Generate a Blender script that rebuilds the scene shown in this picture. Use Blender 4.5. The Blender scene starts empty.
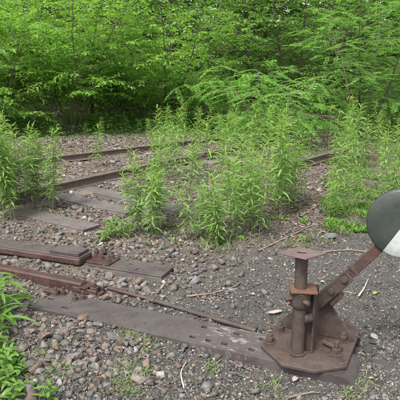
import bpy, bmesh, math, random
import numpy as np
from mathutils import Vector, Matrix, noise as mnoise
R = math.radians
random.seed(7)
rng = np.random.default_rng(7)
sc = bpy.context.scene
col = sc.collection

# ------------------------------------------------------------------ camera, sky, sun, exposure
CAM_H, PITCH, FPX = 1.33, R(13.5), 520.0
cam_d = bpy.data.cameras.new('camera')
cam_d.sensor_width = 36.0
cam_d.lens = 36.0 * FPX / 400.0
cam_d.clip_start, cam_d.clip_end = 0.05, 500
cam = bpy.data.objects.new('camera', cam_d)
cam.location = (0, 0, CAM_H)
cam.rotation_euler = (R(90) - PITCH, 0, 0)
col.objects.link(cam)
sc.camera = cam

SUN_EL, SUN_AZ = R(58), R(-150)      # azimuth from +Y towards +X: light comes over the left shoulder
world = bpy.data.worlds.new('World')
sc.world = world
world.use_nodes = True
wn = world.node_tree
bg = wn.nodes['Background']
sky = wn.nodes.new('ShaderNodeTexSky')
sky.sky_type = 'NISHITA'
sky.sun_disc = False
sky.sun_elevation = SUN_EL
sky.sun_rotation = SUN_AZ
sky.dust_density = 4.0
hs = wn.nodes.new('ShaderNodeHueSaturation')
hs.inputs['Saturation'].default_value = 0.30
wn.links.new(sky.outputs[0], hs.inputs['Color'])
wn.links.new(hs.outputs[0], bg.inputs['Color'])
bg.inputs['Strength'].default_value = 0.115

sun_d = bpy.data.lights.new('sun', 'SUN')
sun_d.energy = 1.5
sun_d.angle = R(14)
sun_d.color = (1.0, 0.96, 0.88)
sun = bpy.data.objects.new('sun', sun_d)
sdir = Vector((math.sin(SUN_AZ) * math.cos(SUN_EL), math.cos(SUN_AZ) * math.cos(SUN_EL), math.sin(SUN_EL)))
sun.rotation_euler = sdir.to_track_quat('Z', 'Y').to_euler()
sun.location = (0, 0, 12)
col.objects.link(sun)

sc.view_settings.view_transform = 'Standard'
sc.view_settings.look = 'None'
sc.view_settings.gamma = 1.0
sc.view_settings.use_curve_mapping = False
sc.view_settings.exposure = 1.75
sc.render.engine = 'CYCLES'
sc.cycles.max_bounces = 8
sc.cycles.transparent_max_bounces = 8
sc.cycles.caustics_reflective = False
sc.cycles.caustics_refractive = False

# ------------------------------------------------------------------ helpers
def ground_point(px, py, z=0.0):
    """Where a line of sight of the surveyed view meets the level z (used to lay out the plan)."""
    v = -(py - 200.0) / FPX
    dy = math.cos(PITCH) + math.sin(PITCH) * v
    dz = -math.sin(PITCH) + math.cos(PITCH) * v
    t = (z - CAM_H) / dz
    return Vector((t * (px - 200.0) / FPX, t * dy, z))

def tag(o, label=None, cat=None, group=None, kind=None):
    if label: o['label'] = label
    if cat: o['category'] = cat
    if group: o['group'] = group
    if kind: o['kind'] = kind
    return o

def empty(name, loc, rz=0.0, label=None, cat=None, group=None):
    o = bpy.data.objects.new(name, None)
    o.location = loc
    o.rotation_euler = (0, 0, rz)
    o.empty_display_size = 0.1
    col.objects.link(o)
    return tag(o, label, cat, group)

def link(name, me, parent=None, loc=None, rot=None, scale=None):
    o = bpy.data.objects.new(name, me)
    col.objects.link(o)
    if parent: o.parent = parent
    if loc is not None: o.location = loc
    if rot is not None: o.rotation_euler = rot
    if scale is not None: o.scale = scale
    return o

def np_mesh(name, V, F, mat, smooth=False):
    """V (n,3); F list of (k,m) int arrays of equal-sided faces."""
    me = bpy.data.meshes.new(name)
    V = np.asarray(V, dtype=np.float32)
    if not isinstance(F, list): F = [F]
    F = [f for f in F if len(f)]
    loops = np.concatenate([f.ravel() for f in F]).astype(np.int32)
    tot = np.concatenate([np.full(len(f), f.shape[1], np.int32) for f in F])
    start = np.concatenate([[0], np.cumsum(tot)[:-1]]).astype(np.int32)
    me.vertices.add(len(V)); me.vertices.foreach_set('co', V.ravel())
    me.loops.add(len(loops)); me.loops.foreach_set('vertex_index', loops)
    me.polygons.add(len(tot))
    me.polygons.foreach_set('loop_start', start)
    me.polygons.foreach_set('loop_total', tot)
    if smooth:
        me.polygons.foreach_set('use_smooth', np.ones(len(tot), dtype=bool))
    me.update(calc_edges=True)
    if mat: me.materials.append(mat)
    return me

class MB:
    """Collects solids for ONE part and links them as one mesh object."""
    def __init__(s): s.v = []; s.f = []; s.m = []
    def _add(s, vs, fs, mi=0):
        b = len(s.v)
        s.v += [tuple(p) for p in vs]
        for f in fs:
            s.f.append(tuple(b + i for i in f)); s.m.append(mi)
    def box(s, x0, x1, y0, y1, z0, z1, M=None, mi=0):
        vs = [Vector(p) for p in ((x0,y0,z0),(x1,y0,z0),(x1,y1,z0),(x0,y1,z0),(x0,y0,z1),(x1,y0,z1),(x1,y1,z1),(x0,y1,z1))]
        if M: vs = [M @ p for p in vs]
        s._add(vs, [(0,3,2,1),(4,5,6,7),(0,1,5,4),(1,2,6,5),(2,3,7,6),(3,0,4,7)], mi)
        return s
    def prism(s, poly, z0, z1, M=None, mi=0):
        n = len(poly)
        vs = [Vector((x, y, z0)) for x, y in poly] + [Vector((x, y, z1)) for x, y in poly]
        if M: vs = [M @ p for p in vs]
        fs = [tuple(range(n - 1, -1, -1)), tuple(range(n, 2 * n))]
        fs += [(i, (i + 1) % n, n + (i + 1) % n, n + i) for i in range(n)]
        s._add(vs, fs, mi)
        return s
    def cyl(s, p0, p1, r0, r1=None, n=24, cap=True, mi=0, phase=0.0):
        p0, p1 = Vector(p0), Vector(p1)
        r1 = r0 if r1 is None else r1
        q = (p1 - p0).to_track_quat('Z', 'Y')
        ring = [q @ Vector((math.cos(phase + 2 * math.pi * i / n), math.sin(phase + 2 * math.pi * i / n), 0)) for i in range(n)]
        vs = [p0 + a * r0 for a in ring] + [p1 + a * r1 for a in ring]
        fs = [(i, (i + 1) % n, n + (i + 1) % n, n + i) for i in range(n)]
        if cap: fs += [tuple(range(n - 1, -1, -1)), tuple(range(n, 2 * n))]
        s._add(vs, fs, mi)
        return s
    def ring(s, c, ax, r_in, r_out, h, n=28):
        c, ax = Vector(c), Vector(ax).normalized()
        q = ax.to_track_quat('Z', 'Y')
        vs = []
        for r, z in ((r_in, 0), (r_out, 0), (r_out, h), (r_in, h)):
            vs += [c + q @ Vector((r * math.cos(2 * math.pi * i / n), r * math.sin(2 * math.pi * i / n), z)) for i in range(n)]
        fs = []
        for k in range(4):
            k2 = (k + 1) % 4
            fs += [(k * n + i, k * n + (i + 1) % n, k2 * n + (i + 1) % n, k2 * n + i) for i in range(n)]
        s._add(vs, fs)
        return s
    def build(s, name, mats, parent=None, bevel=0.0, smooth=True, seg=2):
        me = bpy.data.meshes.new(name)
        me.from_pydata(s.v, [], s.f)
        mats = mats if isinstance(mats, (list, tuple)) else [mats]
        for m in mats: me.materials.append(m)
        for p, mi in zip(me.polygons, s.m): p.material_index = mi
        bm = bmesh.new(); bm.from_mesh(me)
        bmesh.ops.recalc_face_normals(bm, faces=bm.faces)
        bm.to_mesh(me); bm.free()
        if smooth:
            me.polygons.foreach_set('use_smooth', [True] * len(me.polygons))
            me.set_sharp_from_angle(angle=R(32))
        o = link(name, me, parent)
        if bevel:
            b = o.modifiers.new('bevel', 'BEVEL')
            b.width = bevel; b.segments = seg; b.limit_method = 'ANGLE'; b.angle_limit = R(32)
            b.harden_normals = False
        return o

# ------------------------------------------------------------------ materials
def new_mat(name):
    m = bpy.data.materials.new(name)
    m.use_nodes = True
    nt = m.node_tree
    return m, nt, nt.nodes, nt.links, nt.nodes['Principled BSDF']

def ramp(N, stops, interp='LINEAR'):
    r = N.new('ShaderNodeValToRGB')
    r.color_ramp.interpolation = interp
    el = r.color_ramp.elements
    while len(el) < len(stops): el.new(0.5)
    for e, (p, c) in zip(el, stops):
        e.position = p; e.color = (c[0], c[1], c[2], 1)
    return r

def noise_tex(N, L, coord, scale, detail=6, rough=0.6, dist=0.0):
    t = N.new('ShaderNodeTexNoise')
    t.inputs['Scale'].default_value = scale
    t.inputs['Detail'].default_value = detail
    t.inputs['Roughness'].default_value = rough
    t.inputs['Distortion'].default_value = dist
    L.new(coord, t.inputs['Vector'])
    return t

def mixc(N, L, fac, a, b, mode='MIX'):
    m = N.new('ShaderNodeMix'); m.data_type = 'RGBA'; m.blend_type = mode
    for s, v in ((0, fac), (6, a), (7, b)):
        if hasattr(v, 'default_value') or hasattr(v, 'links'): L.new(v, m.inputs[s])
        else: m.inputs[s].default_value = v if s == 0 else (v[0], v[1], v[2], 1)
    return m.outputs[2]

def bump(N, L, b, height, strength, dist):
    n = N.new('ShaderNodeBump')
    n.inputs['Strength'].default_value = strength
    n.inputs['Distance'].default_value = dist
    L.new(height, n.inputs['Height'])
    L.new(n.outputs[0], b.inputs['Normal'])

def steel_mat(name, dark, mid, rust, rust_amt=0.5, rough=0.6, scale=9.0, metallic=0.0, dust=0.35, stain=None):
    m, nt, N, L, b = new_mat(name)
    tc = N.new('ShaderNodeTexCoord')
    oi = N.new('ShaderNodeObjectInfo')
    off = N.new('ShaderNodeVectorMath'); off.operation = 'MULTIPLY_ADD'
    L.new(oi.outputs['Random'], off.inputs[0])
    off.inputs[1].default_value = (17, 23, 11)
    L.new(tc.outputs['Object'], off.inputs[2])
    n1 = noise_tex(N, L, off.outputs[0], scale, 8, 0.62, 0.4)
    n2 = noise_tex(N, L, off.outputs[0], scale * 5, 8, 0.7)
    n3 = noise_tex(N, L, off.outputs[0], scale * 30, 4, 0.7)
    n4 = noise_tex(N, L, off.outputs[0], scale * 0.45, 4, 0.6, 1.0)
    r1 = ramp(N, [(0.36, dark), (0.66, mid)])
    L.new(n1.outputs[0], r1.inputs[0])
    rr = ramp(N, [(0.62 - 0.3 * rust_amt, (0, 0, 0)), (0.80 - 0.3 * rust_amt, (1, 1, 1))])
    L.new(n2.outputs[0], rr.inputs[0])
    c = mixc(N, L, rr.outputs[0], r1.outputs[0], rust)
    # fine speckle and settled dust on faces that look up
    sp = ramp(N, [(0.3, (0.62, 0.62, 0.62)), (0.7, (1.3, 1.3, 1.3))])
    L.new(n3.outputs[0], sp.inputs[0])
    c = mixc(N, L, 1.0, c, sp.outputs[0], 'MULTIPLY')
    du = ramp(N, [(0.42, (0, 0, 0)), (0.72, (dust, dust, dust))])
    L.new(n4.outputs[0], du.inputs[0])
    c = mixc(N, L, du.outputs[0], c, (0.115, 0.102, 0.09))
    if stain:
        # worn pale paint splashes round one spot of the plate (object space)
        (sx, sy), rad = stain
        d = N.new('ShaderNodeVectorMath'); d.operation = 'DISTANCE'
        L.new(tc.outputs['Object'], d.inputs[0]); d.inputs[1].default_value = (sx, sy, 0)
        mr = N.new('ShaderNodeMapRange'); mr.inputs[1].default_value = rad; mr.inputs[2].default_value = rad * 0.3
        L.new(d.outputs['Value'], mr.inputs[0])
        mp = N.new('ShaderNodeMapping'); mp.inputs['Scale'].default_value = (14, 38, 14); mp.inputs['Rotation'].default_value = (0, 0, 0.3)
        L.new(tc.outputs['Object'], mp.inputs[0])
        ns = noise_tex(N, L, mp.outputs[0], 1.0, 5, 0.65, 0.6)
        rs = ramp(N, [(0.54, (0, 0, 0)), (0.60, (1, 1, 1))])
        L.new(ns.outputs[0], rs.inputs[0])
        mu = N.new('ShaderNodeMath'); mu.operation = 'MULTIPLY'
        L.new(rs.outputs[0], mu.inputs[0]); L.new(mr.outputs[0], mu.inputs[1])
        c = mixc(N, L, mu.outputs[0], c, (0.21, 0.18, 0.175))
    L.new(c, b.inputs['Base Color'])
    ro = ramp(N, [(0.3, (rough - 0.15,) * 3), (0.7, (rough + 0.2,) * 3)])
    L.new(n2.outputs[0], ro.inputs[0]); L.new(ro.outputs[0], b.inputs['Roughness'])
    b.inputs['Metallic'].default_value = metallic
    ad = N.new('ShaderNodeMath'); ad.operation = 'ADD'
    L.new(n2.outputs[0], ad.inputs[0]); L.new(n3.outputs[0], ad.inputs[1])
    bump(N, L, b, ad.outputs[0], 0.55, 0.004)
    return m

M_sleeper = steel_mat('weathered_sleeper_steel', (0.036, 0.027, 0.027), (0.064, 0.052, 0.050), (0.062, 0.036, 0.028), 0.30, 0.55, 7, 0.0, 0.45)
M_strip = steel_mat('sleeper_steel_with_paint_splashes', (0.039, 0.031, 0.031), (0.068, 0.056, 0.054), (0.067, 0.044, 0.035), 0.25, 0.52, 7, 0.0, 0.40, stain=((-0.38, 0.0), 0.24))
M_dusty = steel_mat('dusty_sleeper_steel', (0.070, 0.060, 0.058), (0.115, 0.100, 0.096), (0.11, 0.075, 0.058), 0.28, 0.65, 6, 0.0, 0.6)
M_redbar = steel_mat('red_brown_rust', (0.029, 0.012, 0.011), (0.056, 0.024, 0.017), (0.082, 0.036, 0.021), 0.35, 0.5, 8, 0.0, 0.22)
M_stand = steel_mat('brown_rusty_stand_steel', (0.030, 0.018, 0.015), (0.058, 0.038, 0.029), (0.092, 0.049, 0.029), 0.34, 0.6, 12, 0.0, 0.35)
M_pipe = steel_mat('old_tube_steel', (0.026, 0.019, 0.015), (0.055, 0.040, 0.030), (0.071, 0.039, 0.024), 0.30, 0.55, 16, 0.0, 0.30)
M_orange = steel_mat('orange_rust', (0.076, 0.034, 0.018), (0.129, 0.055, 0.026), (0.193, 0.079, 0.034), 0.5, 0.75, 14, 0.0, 0.2)
M_cap = steel_mat('pinkish_cap_plate', (0.096, 0.066, 0.062), (0.142, 0.097, 0.089), (0.118, 0.067, 0.052), 0.25, 0.55, 10, 0.0, 0.4)
M_bolt = steel_mat('dark_bolt_steel', (0.030, 0.021, 0.018), (0.071, 0.045, 0.036), (0.112, 0.056, 0.034), 0.35, 0.6, 30, 0.0, 0.25)
M_rail = steel_mat('rail_steel', (0.075, 0.054, 0.045), (0.150, 0.113, 0.093), (0.130, 0.073, 0.049), 0.3, 0.5, 10, 0.0, 0.4)

def paint_mat(name, c1, c2, rough):
    m, nt, N, L, b = new_mat(name)
    tc = N.new('ShaderNodeTexCoord')
    n = noise_tex(N, L, tc.outputs['Object'], 14, 8, 0.65, 0.5)
    n2 = noise_tex(N, L, tc.outputs['Object'], 90, 4, 0.6)
    r = ramp(N, [(0.35, c1), (0.7, c2)])
    L.new(n.outputs[0], r.inputs[0])
    L.new(r.outputs[0], b.inputs['Base Color'])
    b.inputs['Roughness'].default_value = rough
    bump(N, L, b, n2.outputs[0], 0.25, 0.003)
    return m
M_disc_dark = paint_mat('dull_black_green_paint', (0.020, 0.026, 0.022), (0.040, 0.048, 0.041), 0.5)
M_disc_white = paint_mat('chalky_white_paint', (0.27, 0.29, 0.285), (0.40, 0.42, 0.41), 0.6)

def leaf_mat(name, stops, trans_col, trans=0.42, rough=0.45, use_obj=0.0):
    m, nt, N, L, b = new_mat(name)
    g = N.new('ShaderNodeNewGeometry')
    r = ramp(N, stops)
    tcx = N.new('ShaderNodeTexCoord')
    cl = noise_tex(N, L, tcx.outputs['Object'], 1.6, 3, 0.6)
    mm = N.new('ShaderNodeMath'); mm.operation = 'MULTIPLY_ADD'
    L.new(cl.outputs[0], mm.inputs[0]); mm.inputs[1].default_value = 0.9; mm.inputs[2].default_value = -0.45
    ad = N.new('ShaderNodeMath'); ad.operation = 'ADD'; ad.use_clamp = True
    L.new(g.outputs['Random Per Island'], ad.inputs[0]); L.new(mm.outputs[0], ad.inputs[1])
    L.new(ad.outputs[0], r.inputs[0])
    L.new(r.outputs[0], b.inputs['Base Color'])
    b.inputs['Roughness'].default_value = rough
    b.inputs['Specular IOR Level'].default_value = 0.4
    t = N.new('ShaderNodeBsdfTranslucent')
    tcn = mixc(N, L, 0.75, r.outputs[0], trans_col)
    L.new(tcn, t.inputs['Color'])
    mx = N.new('ShaderNodeMixShader')
    mx.inputs[0].default_value = trans
    L.new(b.outputs[0], mx.inputs[1]); L.new(t.outputs[0], mx.inputs[2])
    L.new(mx.outputs[0], N['Material Output'].inputs['Surface'])
    return m
M_leaf_shrub = leaf_mat('bright_broad_leaf', [(0.0, (0.073, 0.174, 0.027)), (0.5, (0.115, 0.258, 0.037)), (0.9, (0.170, 0.342, 0.052)), (1.0, (0.229, 0.388, 0.079))], (0.290, 0.568, 0.039), 0.45)
M_leaf_locust = leaf_mat('locust_leaflet', [(0.0, (0.076, 0.183, 0.032)), (0.5, (0.120, 0.274, 0.045)), (1.0, (0.183, 0.351, 0.065))], (0.222, 0.505, 0.049))
M_leaf_wood = leaf_mat('wood_leaf', [(0.0, (0.067, 0.154, 0.031)), (0.6, (0.109, 0.222, 0.042)), (1.0, (0.158, 0.283, 0.057))], (0.206, 0.430, 0.050))
M_leaf_weed = leaf_mat('goldenrod_leaf', [(0.0, (0.093, 0.182, 0.045)), (0.5, (0.155, 0.275, 0.067)), (1.0, (0.237, 0.375, 0.099))], (0.286, 0.493, 0.076), 0.40, 0.55)
M_leaf_tip = leaf_mat('young_goldenrod_leaf', [(0.0, (0.13, 0.24, 0.045)), (0.5, (0.19, 0.32, 0.06)), (1.0, (0.25, 0.38, 0.09))], (0.32, 0.52, 0.06), 0.42, 0.5)
M_leaf_herb = leaf_mat('fresh_herb_leaf', [(0.0, (0.069, 0.149, 0.025)), (0.5, (0.101, 0.206, 0.034)), (1.0, (0.144, 0.259, 0.051))], (0.166, 0.350, 0.034), 0.36, 0.4)
M_grass = leaf_mat('grass_blade', [(0.0, (0.080, 0.140, 0.035)), (0.6, (0.125, 0.205, 0.050)), (0.85, (0.17, 0.23, 0.075)), (1.0, (0.26, 0.24, 0.12))], (0.20, 0.34, 0.06), 0.35, 0.5)
M_litter = leaf_mat('dead_leaf', [(0.0, (0.085, 0.058, 0.040)), (0.4, (0.15, 0.105, 0.075)), (0.75, (0.21, 0.155, 0.115)), (1.0, (0.32, 0.26, 0.20))], (0.16, 0.10, 0.05), 0.12, 0.8)

def bark_mat(name, a, b_):
    m, nt, N, L, b = new_mat(name)
    tc = N.new('ShaderNodeTexCoord')
    mp = N.new('ShaderNodeMapping'); mp.inputs['Scale'].default_value = (30, 30, 6)
    L.new(tc.outputs['Object'], mp.inputs[0])
    n = noise_tex(N, L, mp.outputs[0], 1.0, 6, 0.65)
    r = ramp(N, [(0.35, a), (0.7, b_)])
    L.new(n.outputs[0], r.inputs[0]); L.new(r.outputs[0], b.inputs['Base Color'])
    b.inputs['Roughness'].default_value = 0.85
    bump(N, L, b, n.outputs[0], 0.6, 0.01)
    return m
M_bark = bark_mat('grey_brown_bark', (0.050, 0.040, 0.030), (0.115, 0.095, 0.072))
M_stem = bark_mat('green_stem', (0.080, 0.120, 0.035), (0.14, 0.17, 0.06))
M_stick = bark_mat('dry_stick', (0.11, 0.085, 0.062), (0.24, 0.195, 0.15))
M_stick_pale = bark_mat('bleached_wood', (0.34, 0.28, 0.22), (0.52, 0.45, 0.37))

def stone_mat(name, stops, per='island'):
    m, nt, N, L, b = new_mat(name)
    if per == 'island':
        g = N.new('ShaderNodeNewGeometry'); rnd = g.outputs['Random Per Island']
    else:
        g = N.new('ShaderNodeObjectInfo'); rnd = g.outputs['Random']
    r = ramp(N, stops)
    L.new(rnd, r.inputs[0])
    tc = N.new('ShaderNodeTexCoord')
    geo = N.new('ShaderNodeNewGeometry')
    n = noise_tex(N, L, geo.outputs['Position'], 55, 6, 0.7)
    n2 = noise_tex(N, L, geo.outputs['Position'], 260, 4, 0.7)
    sp = ramp(N, [(0.3, (0.62, 0.61, 0.60)), (0.7, (1.32, 1.30, 1.27))])
    L.new(n.outputs[0], sp.inputs[0])
    c = mixc(N, L, 1.0, r.outputs[0], sp.outputs[0], 'MULTIPLY')
    L.new(c, b.inputs['Base Color'])
    b.inputs['Roughness'].default_value = 0.85
    ad = N.new('ShaderNodeMath'); ad.operation = 'ADD'
    L.new(n.outputs[0], ad.inputs[0]); L.new(n2.outputs[0], ad.inputs[1])
    bump(N, L, b, ad.outputs[0], 0.6, 0.006)
    return m
BALLAST = [(0.0, (0.043, 0.041, 0.041)), (0.22, (0.104, 0.100, 0.098)), (0.42, (0.152, 0.116, 0.091)), (0.6, (0.079, 0.061, 0.052)), (0.8, (0.171, 0.152, 0.134)), (0.95, (0.116, 0.122, 0.128)), (1.0, (0.305, 0.287, 0.256))]
M_ballast = stone_mat('ballast_stone', BALLAST, 'object')
M_gravel = stone_mat('ballast_gravel', BALLAST, 'island')
M_cinder = stone_mat('dark_cinder', [(0.0, (0.032, 0.031, 0.031)), (0.35, (0.071, 0.069, 0.067)), (0.6, (0.109, 0.103, 0.097)), (0.80, (0.149, 0.136, 0.115)), (0.93, (0.196, 0.178, 0.155)), (1.0, (0.368, 0.345, 0.310))], 'island')
M_coal = stone_mat('black_clinker', [(0.0, (0.018, 0.018, 0.018)), (1.0, (0.05, 0.048, 0.045))], 'object')
M_brownrock = stone_mat('brown_sandstone', [(0.0, (0.12, 0.084, 0.06)), (1.0, (0.15, 0.107, 0.078))], 'object')
M_greyrock = stone_mat('blue_grey_stone', [(0.0, (0.085, 0.088, 0.092)), (1.0, (0.105, 0.108, 0.112))], 'object')

def ground_mat():
    m, nt, N, L, b = new_mat('cinder_and_earth')
    tc = N.new('ShaderNodeTexCoord')
    P = tc.outputs['Object']
    big = noise_tex(N, L, P, 0.9, 5, 0.6, 0.6)
    mid = noise_tex(N, L, P, 9, 7, 0.7, 0.3)
    fine = noise_tex(N, L, P, 120, 6, 0.75)
    vor = N.new('ShaderNodeTexVoronoi'); vor.inputs['Scale'].default_value = 95
    L.new(P, vor.inputs['Vector'])
    cind = ramp(N, [(0.3, (0.040, 0.038, 0.036)), (0.6, (0.080, 0.074, 0.068)), (0.8, (0.14, 0.125, 0.105))])
    L.new(fine.outputs[0], cind.inputs[0])
    earth = ramp(N, [(0.28, (0.055, 0.042, 0.032)), (0.5, (0.115, 0.088, 0.066)), (0.75, (0.19, 0.155, 0.12))])
    L.new(mid.outputs[0], earth.inputs[0])
    # the yard of dark cinder lies right of the sleepers; earth and litter on the track bed and beyond
    sx = N.new('ShaderNodeSeparateXYZ'); L.new(P, sx.inputs[0])
    a = N.new('ShaderNodeMath'); a.operation = 'MULTIPLY_ADD'      # -x*.55 + y
    L.new(sx.outputs[0], a.inputs[0]); a.inputs[1].default_value = -0.75; L.new(sx.outputs[1], a.inputs[2])
    a2 = N.new('ShaderNodeMath'); a2.operation = 'MULTIPLY_ADD'
    L.new(big.outputs[0], a2.inputs[0]); a2.inputs[1].default_value = 2.4; L.new(a.outputs[0], a2.inputs[2])
    mr = N.new('ShaderNodeMapRange'); mr.inputs[1].default_value = 4.2; mr.inputs[2].default_value = 5.4
    L.new(a2.outputs[0], mr.inputs[0])
    c = mixc(N, L, mr.outputs[0], cind.outputs[0], earth.outputs[0])
    L.new(c, b.inputs['Base Color'])
    b.inputs['Roughness'].default_value = 0.95
    ad = N.new('ShaderNodeMath'); ad.operation = 'ADD'
    L.new(fine.outputs[0], ad.inputs[0]); L.new(vor.outputs['Distance'], ad.inputs[1])
    bump(N, L, b, ad.outputs[0], 0.9, 0.012)
    return m
M_ground = ground_mat()

# ------------------------------------------------------------------ the ground
STAND = Vector((0.557, 2.338, 0))
_a = ground_point(120, 315, 0.036); _b = ground_point(220, 336.5, 0.036)
STRIP_ANG = math.atan2(_b.y - _a.y, _b.x - _a.x)
_d = (_b - _a).normalized()
STRIP_O = _a + _d * (STAND - _a).dot(_d); STRIP_O.z = 0
SU, SW = _d.copy(), Vector((-_d.y, _d.x, 0)); SU.z = 0
def hz(x, y):
    x = np.asarray(x, float); y = np.asarray(y, float)
    h = 0.010 * np.sin(3.1 * x + 1.3 * y) + 0.008 * np.sin(-2.3 * x + 4.7 * y + 1.0) + 0.006 * np.sin(9.0 * x + 2.2 * y) * np.sin(7.0 * y - 3 * x)
    h = h + 0.004 * np.sin(21 * x + 5 * y) * np.sin(17 * y + 2)
    # the wood behind stands a little higher, the track bed is a shallow bank
    h = h + 0.5 * np.clip((y - 13.0) / 14.0, 0, 1) ** 2 * 3
    d = (x * 0.88 - y * 0.475)                                # across the track (negative towards the rails)
    h = h + 0.04 * np.clip((-d - 3.5) / 0.8, 0, 1) * np.clip((12 - y) / 2, 0, 1)
    h = h + 0.018 / (1 + np.exp((0.9 * x - 0.435 * y + 1.0) / 0.15))      # ballast lies proud of the cinder
    # the long sleeper is bedded in: nothing heaps up under it
    sa = (x - STRIP_O.x) * SU.x + (y - STRIP_O.y) * SU.y
    sc_ = np.abs((x - STRIP_O.x) * SW.x + (y - STRIP_O.y) * SW.y)
    k = np.clip((0.125 - sc_) / 0.03, 0, 1) * np.clip((sa + 1.75) / 0.05, 0, 1) * np.clip((0.25 - sa) / 0.05, 0, 1)
    h = h * (1 - k) + np.minimum(h, 0.004) * k
    return h

def axis_steps(lo, hi, near_lo, near_hi, fine, grow=1.22):
    a = list(np.arange(near_lo, near_hi, fine))
    s, p = fine, a[-1]
    while p < hi: s *= grow; p += s; a.append(p)
    s, p, b = fine, a[0], []
    while p > lo: s *= grow; p -= s; b.append(p)
    return np.array(b[::-1] + a)
gx = axis_steps(-220, 220, -3.2, 3.4, 0.045)
gy = axis_steps(-120, 260, 1.6, 9.0, 0.045)
X, Y = np.meshgrid(gx, gy)
Z = hz(X, Y) + rng.normal(0, 0.003, X.shape) * (np.abs(X) < 4)
nx, ny = len(gx), len(gy)
idx = np.arange(nx * ny).reshape(ny, nx)
F = np.stack([idx[:-1, :-1], idx[:-1, 1:], idx[1:, 1:], idx[1:, :-1]], -1).reshape(-1, 4)
ground = link('ground', np_mesh('ground', np.stack([X, Y, Z], -1).reshape(-1, 3), F, M_ground, True))
tag(ground, kind='structure')

# ------------------------------------------------------------------ sleepers of pressed steel
TRACK_ANG = math.atan2(-0.435, 0.9)             # direction in which the sleepers lie
U = Vector((0.9, -0.435, 0)).normalized()
W = Vector((0.435, 0.9, 0)).normalized()

def holed_plate(mb, x0, x1, y0, y1, z0, z1, holes, nx=16):
    xs = sorted(set([x0, x1] + [h[i] for h in holes for i in (0, 1)] + list(np.linspace(x0, x1, nx)[1:-1])))
    ys = sorted(set([y0, y1] + [h[i] for h in holes for i in (2, 3)]))
    def solid(i, j):
        if i < 0 or j < 0 or i >= len(xs) - 1 or j >= len(ys) - 1: return False
        cx, cy = (xs[i] + xs[i + 1]) / 2, (ys[j] + ys[j + 1]) / 2
        return not any(h[0] < cx < h[1] and h[2] < cy < h[3] for h in holes)
    idx = {}
    vs, fs = [], []
    def v(i, j, k):
        key = (i, j, k)
        if key not in idx:
            idx[key] = len(vs); vs.append((xs[i], ys[j], z1 if k else z0))
        return idx[key]
    for i in range(len(xs) - 1):
        for j in range(len(ys) - 1):
            if not solid(i, j): continue
            fs.append((v(i, j, 1), v(i + 1, j, 1), v(i + 1, j + 1, 1), v(i, j + 1, 1)))
            fs.append((v(i, j, 0), v(i, j + 1, 0), v(i + 1, j + 1, 0), v(i + 1, j, 0)))
            if not solid(i, j - 1): fs.append((v(i, j, 0), v(i + 1, j, 0), v(i + 1, j, 1), v(i, j, 1)))
            if not solid(i, j + 1): fs.append((v(i, j + 1, 0), v(i, j + 1, 1), v(i + 1, j + 1, 1), v(i + 1, j + 1, 0)))
            if not solid(i - 1, j): fs.append((v(i, j, 0), v(i, j, 1), v(i, j + 1, 1), v(i, j + 1, 0)))
            if not solid(i + 1, j): fs.append((v(i + 1, j, 0), v(i + 1, j + 1, 0), v(i + 1, j + 1, 1), v(i + 1, j, 1)))
    mb._add(vs, fs)

def sweep_sheet(mb, prof, y0, y1, th):
    """A bent sheet: prof is a list of (x, z) along the bend, th its thickness."""
    n = len(prof)
    nrm = []
    for i in range(n):
        a, b = prof[max(i - 1, 0)], prof[min(i + 1, n - 1)]
        d = Vector((b[0] - a[0], b[1] - a[1])).normalized()
        nrm.append((d.y, -d.x))
    vs = []
    for (x, z), (ax, az) in zip(prof, nrm):
        vs += [(x, y0, z), (x, y1, z), (x + ax * th, y0, z + az * th), (x + ax * th, y1, z + az * th)]
    fs = []
    for i in range(n - 1):
        a, b = 4 * i, 4 * (i + 1)
        fs += [(a, a + 1, b + 1, b), (a + 2, b + 2, b + 3, a + 3), (a, b, b + 2, a + 2), (a + 1, a + 3, b + 3, b + 1)]
    fs += [(0, 2, 3, 1), (4 * n - 4, 4 * n - 3, 4 * n - 1, 4 * n - 2)]
    mb._add(vs, fs)

def hex_bolt(parent, x, y, z, s=1.0, stud=0.03, washer=True, rz=0.0):
    mb = MB()
    if washer: mb.cyl((x, y, z), (x, y, z + 0.005 * s), 0.026 * s, n=20)
    mb.cyl((x, y, z + 0.005 * s), (x, y, z + 0.030 * s), 0.0205 * s, n=6, phase=rz)
    b = mb.build('nut', M_bolt, parent, bevel=0.002)
    st = MB().cyl((x, y, z + 0.028 * s), (x, y, z + 0.030 * s + stud), 0.0115 * s, 0.0105 * s, n=14).build('stud', M_bolt, b, bevel=0.0015)
    return b

# the long flat sleeper that carries the stand: local origin under the stand
def in_strip(px, py, z=0.036):
    p = ground_point(px, py, z) - STRIP_O
    return p.x * SU.x + p.y * SU.y, p.x * SW.x + p.y * SW.y
strip = empty('steel_sleeper', STRIP_O, STRIP_ANG, 'long flat grey-brown steel sleeper punched with eight square holes, carrying the switch stand', 'sleeper', 'steel sleepers')
sm = MB()
STZ = 0.036
def hole(cx, cy, w=0.030, d=0.024): return (cx - w / 2, cx + w / 2, cy - d / 2, cy + d / 2)
holes = []
for k, (hx, hy) in enumerate(((194, 335), (210, 338.3), (226, 341.8), (253, 347.3), (206, 325), (222, 328.3), (238, 331.6), (264, 337))):
    hx, hy = in_strip(hx, hy)
    holes.append(hole(hx, (-0.058 if k < 4 else 0.062) + 0.0003 * k))
SL = in_strip(50, 297)[0] - 0.02
for hx, hy in ((51, 299), (65, 307.5)):
    hx, hy = in_strip(hx, hy); holes.append(hole(hx, hy, 0.045, 0.018))
HW = 0.118
holed_plate(sm, SL, 0.16, -HW, HW, STZ - 0.012, STZ, holes)
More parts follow.
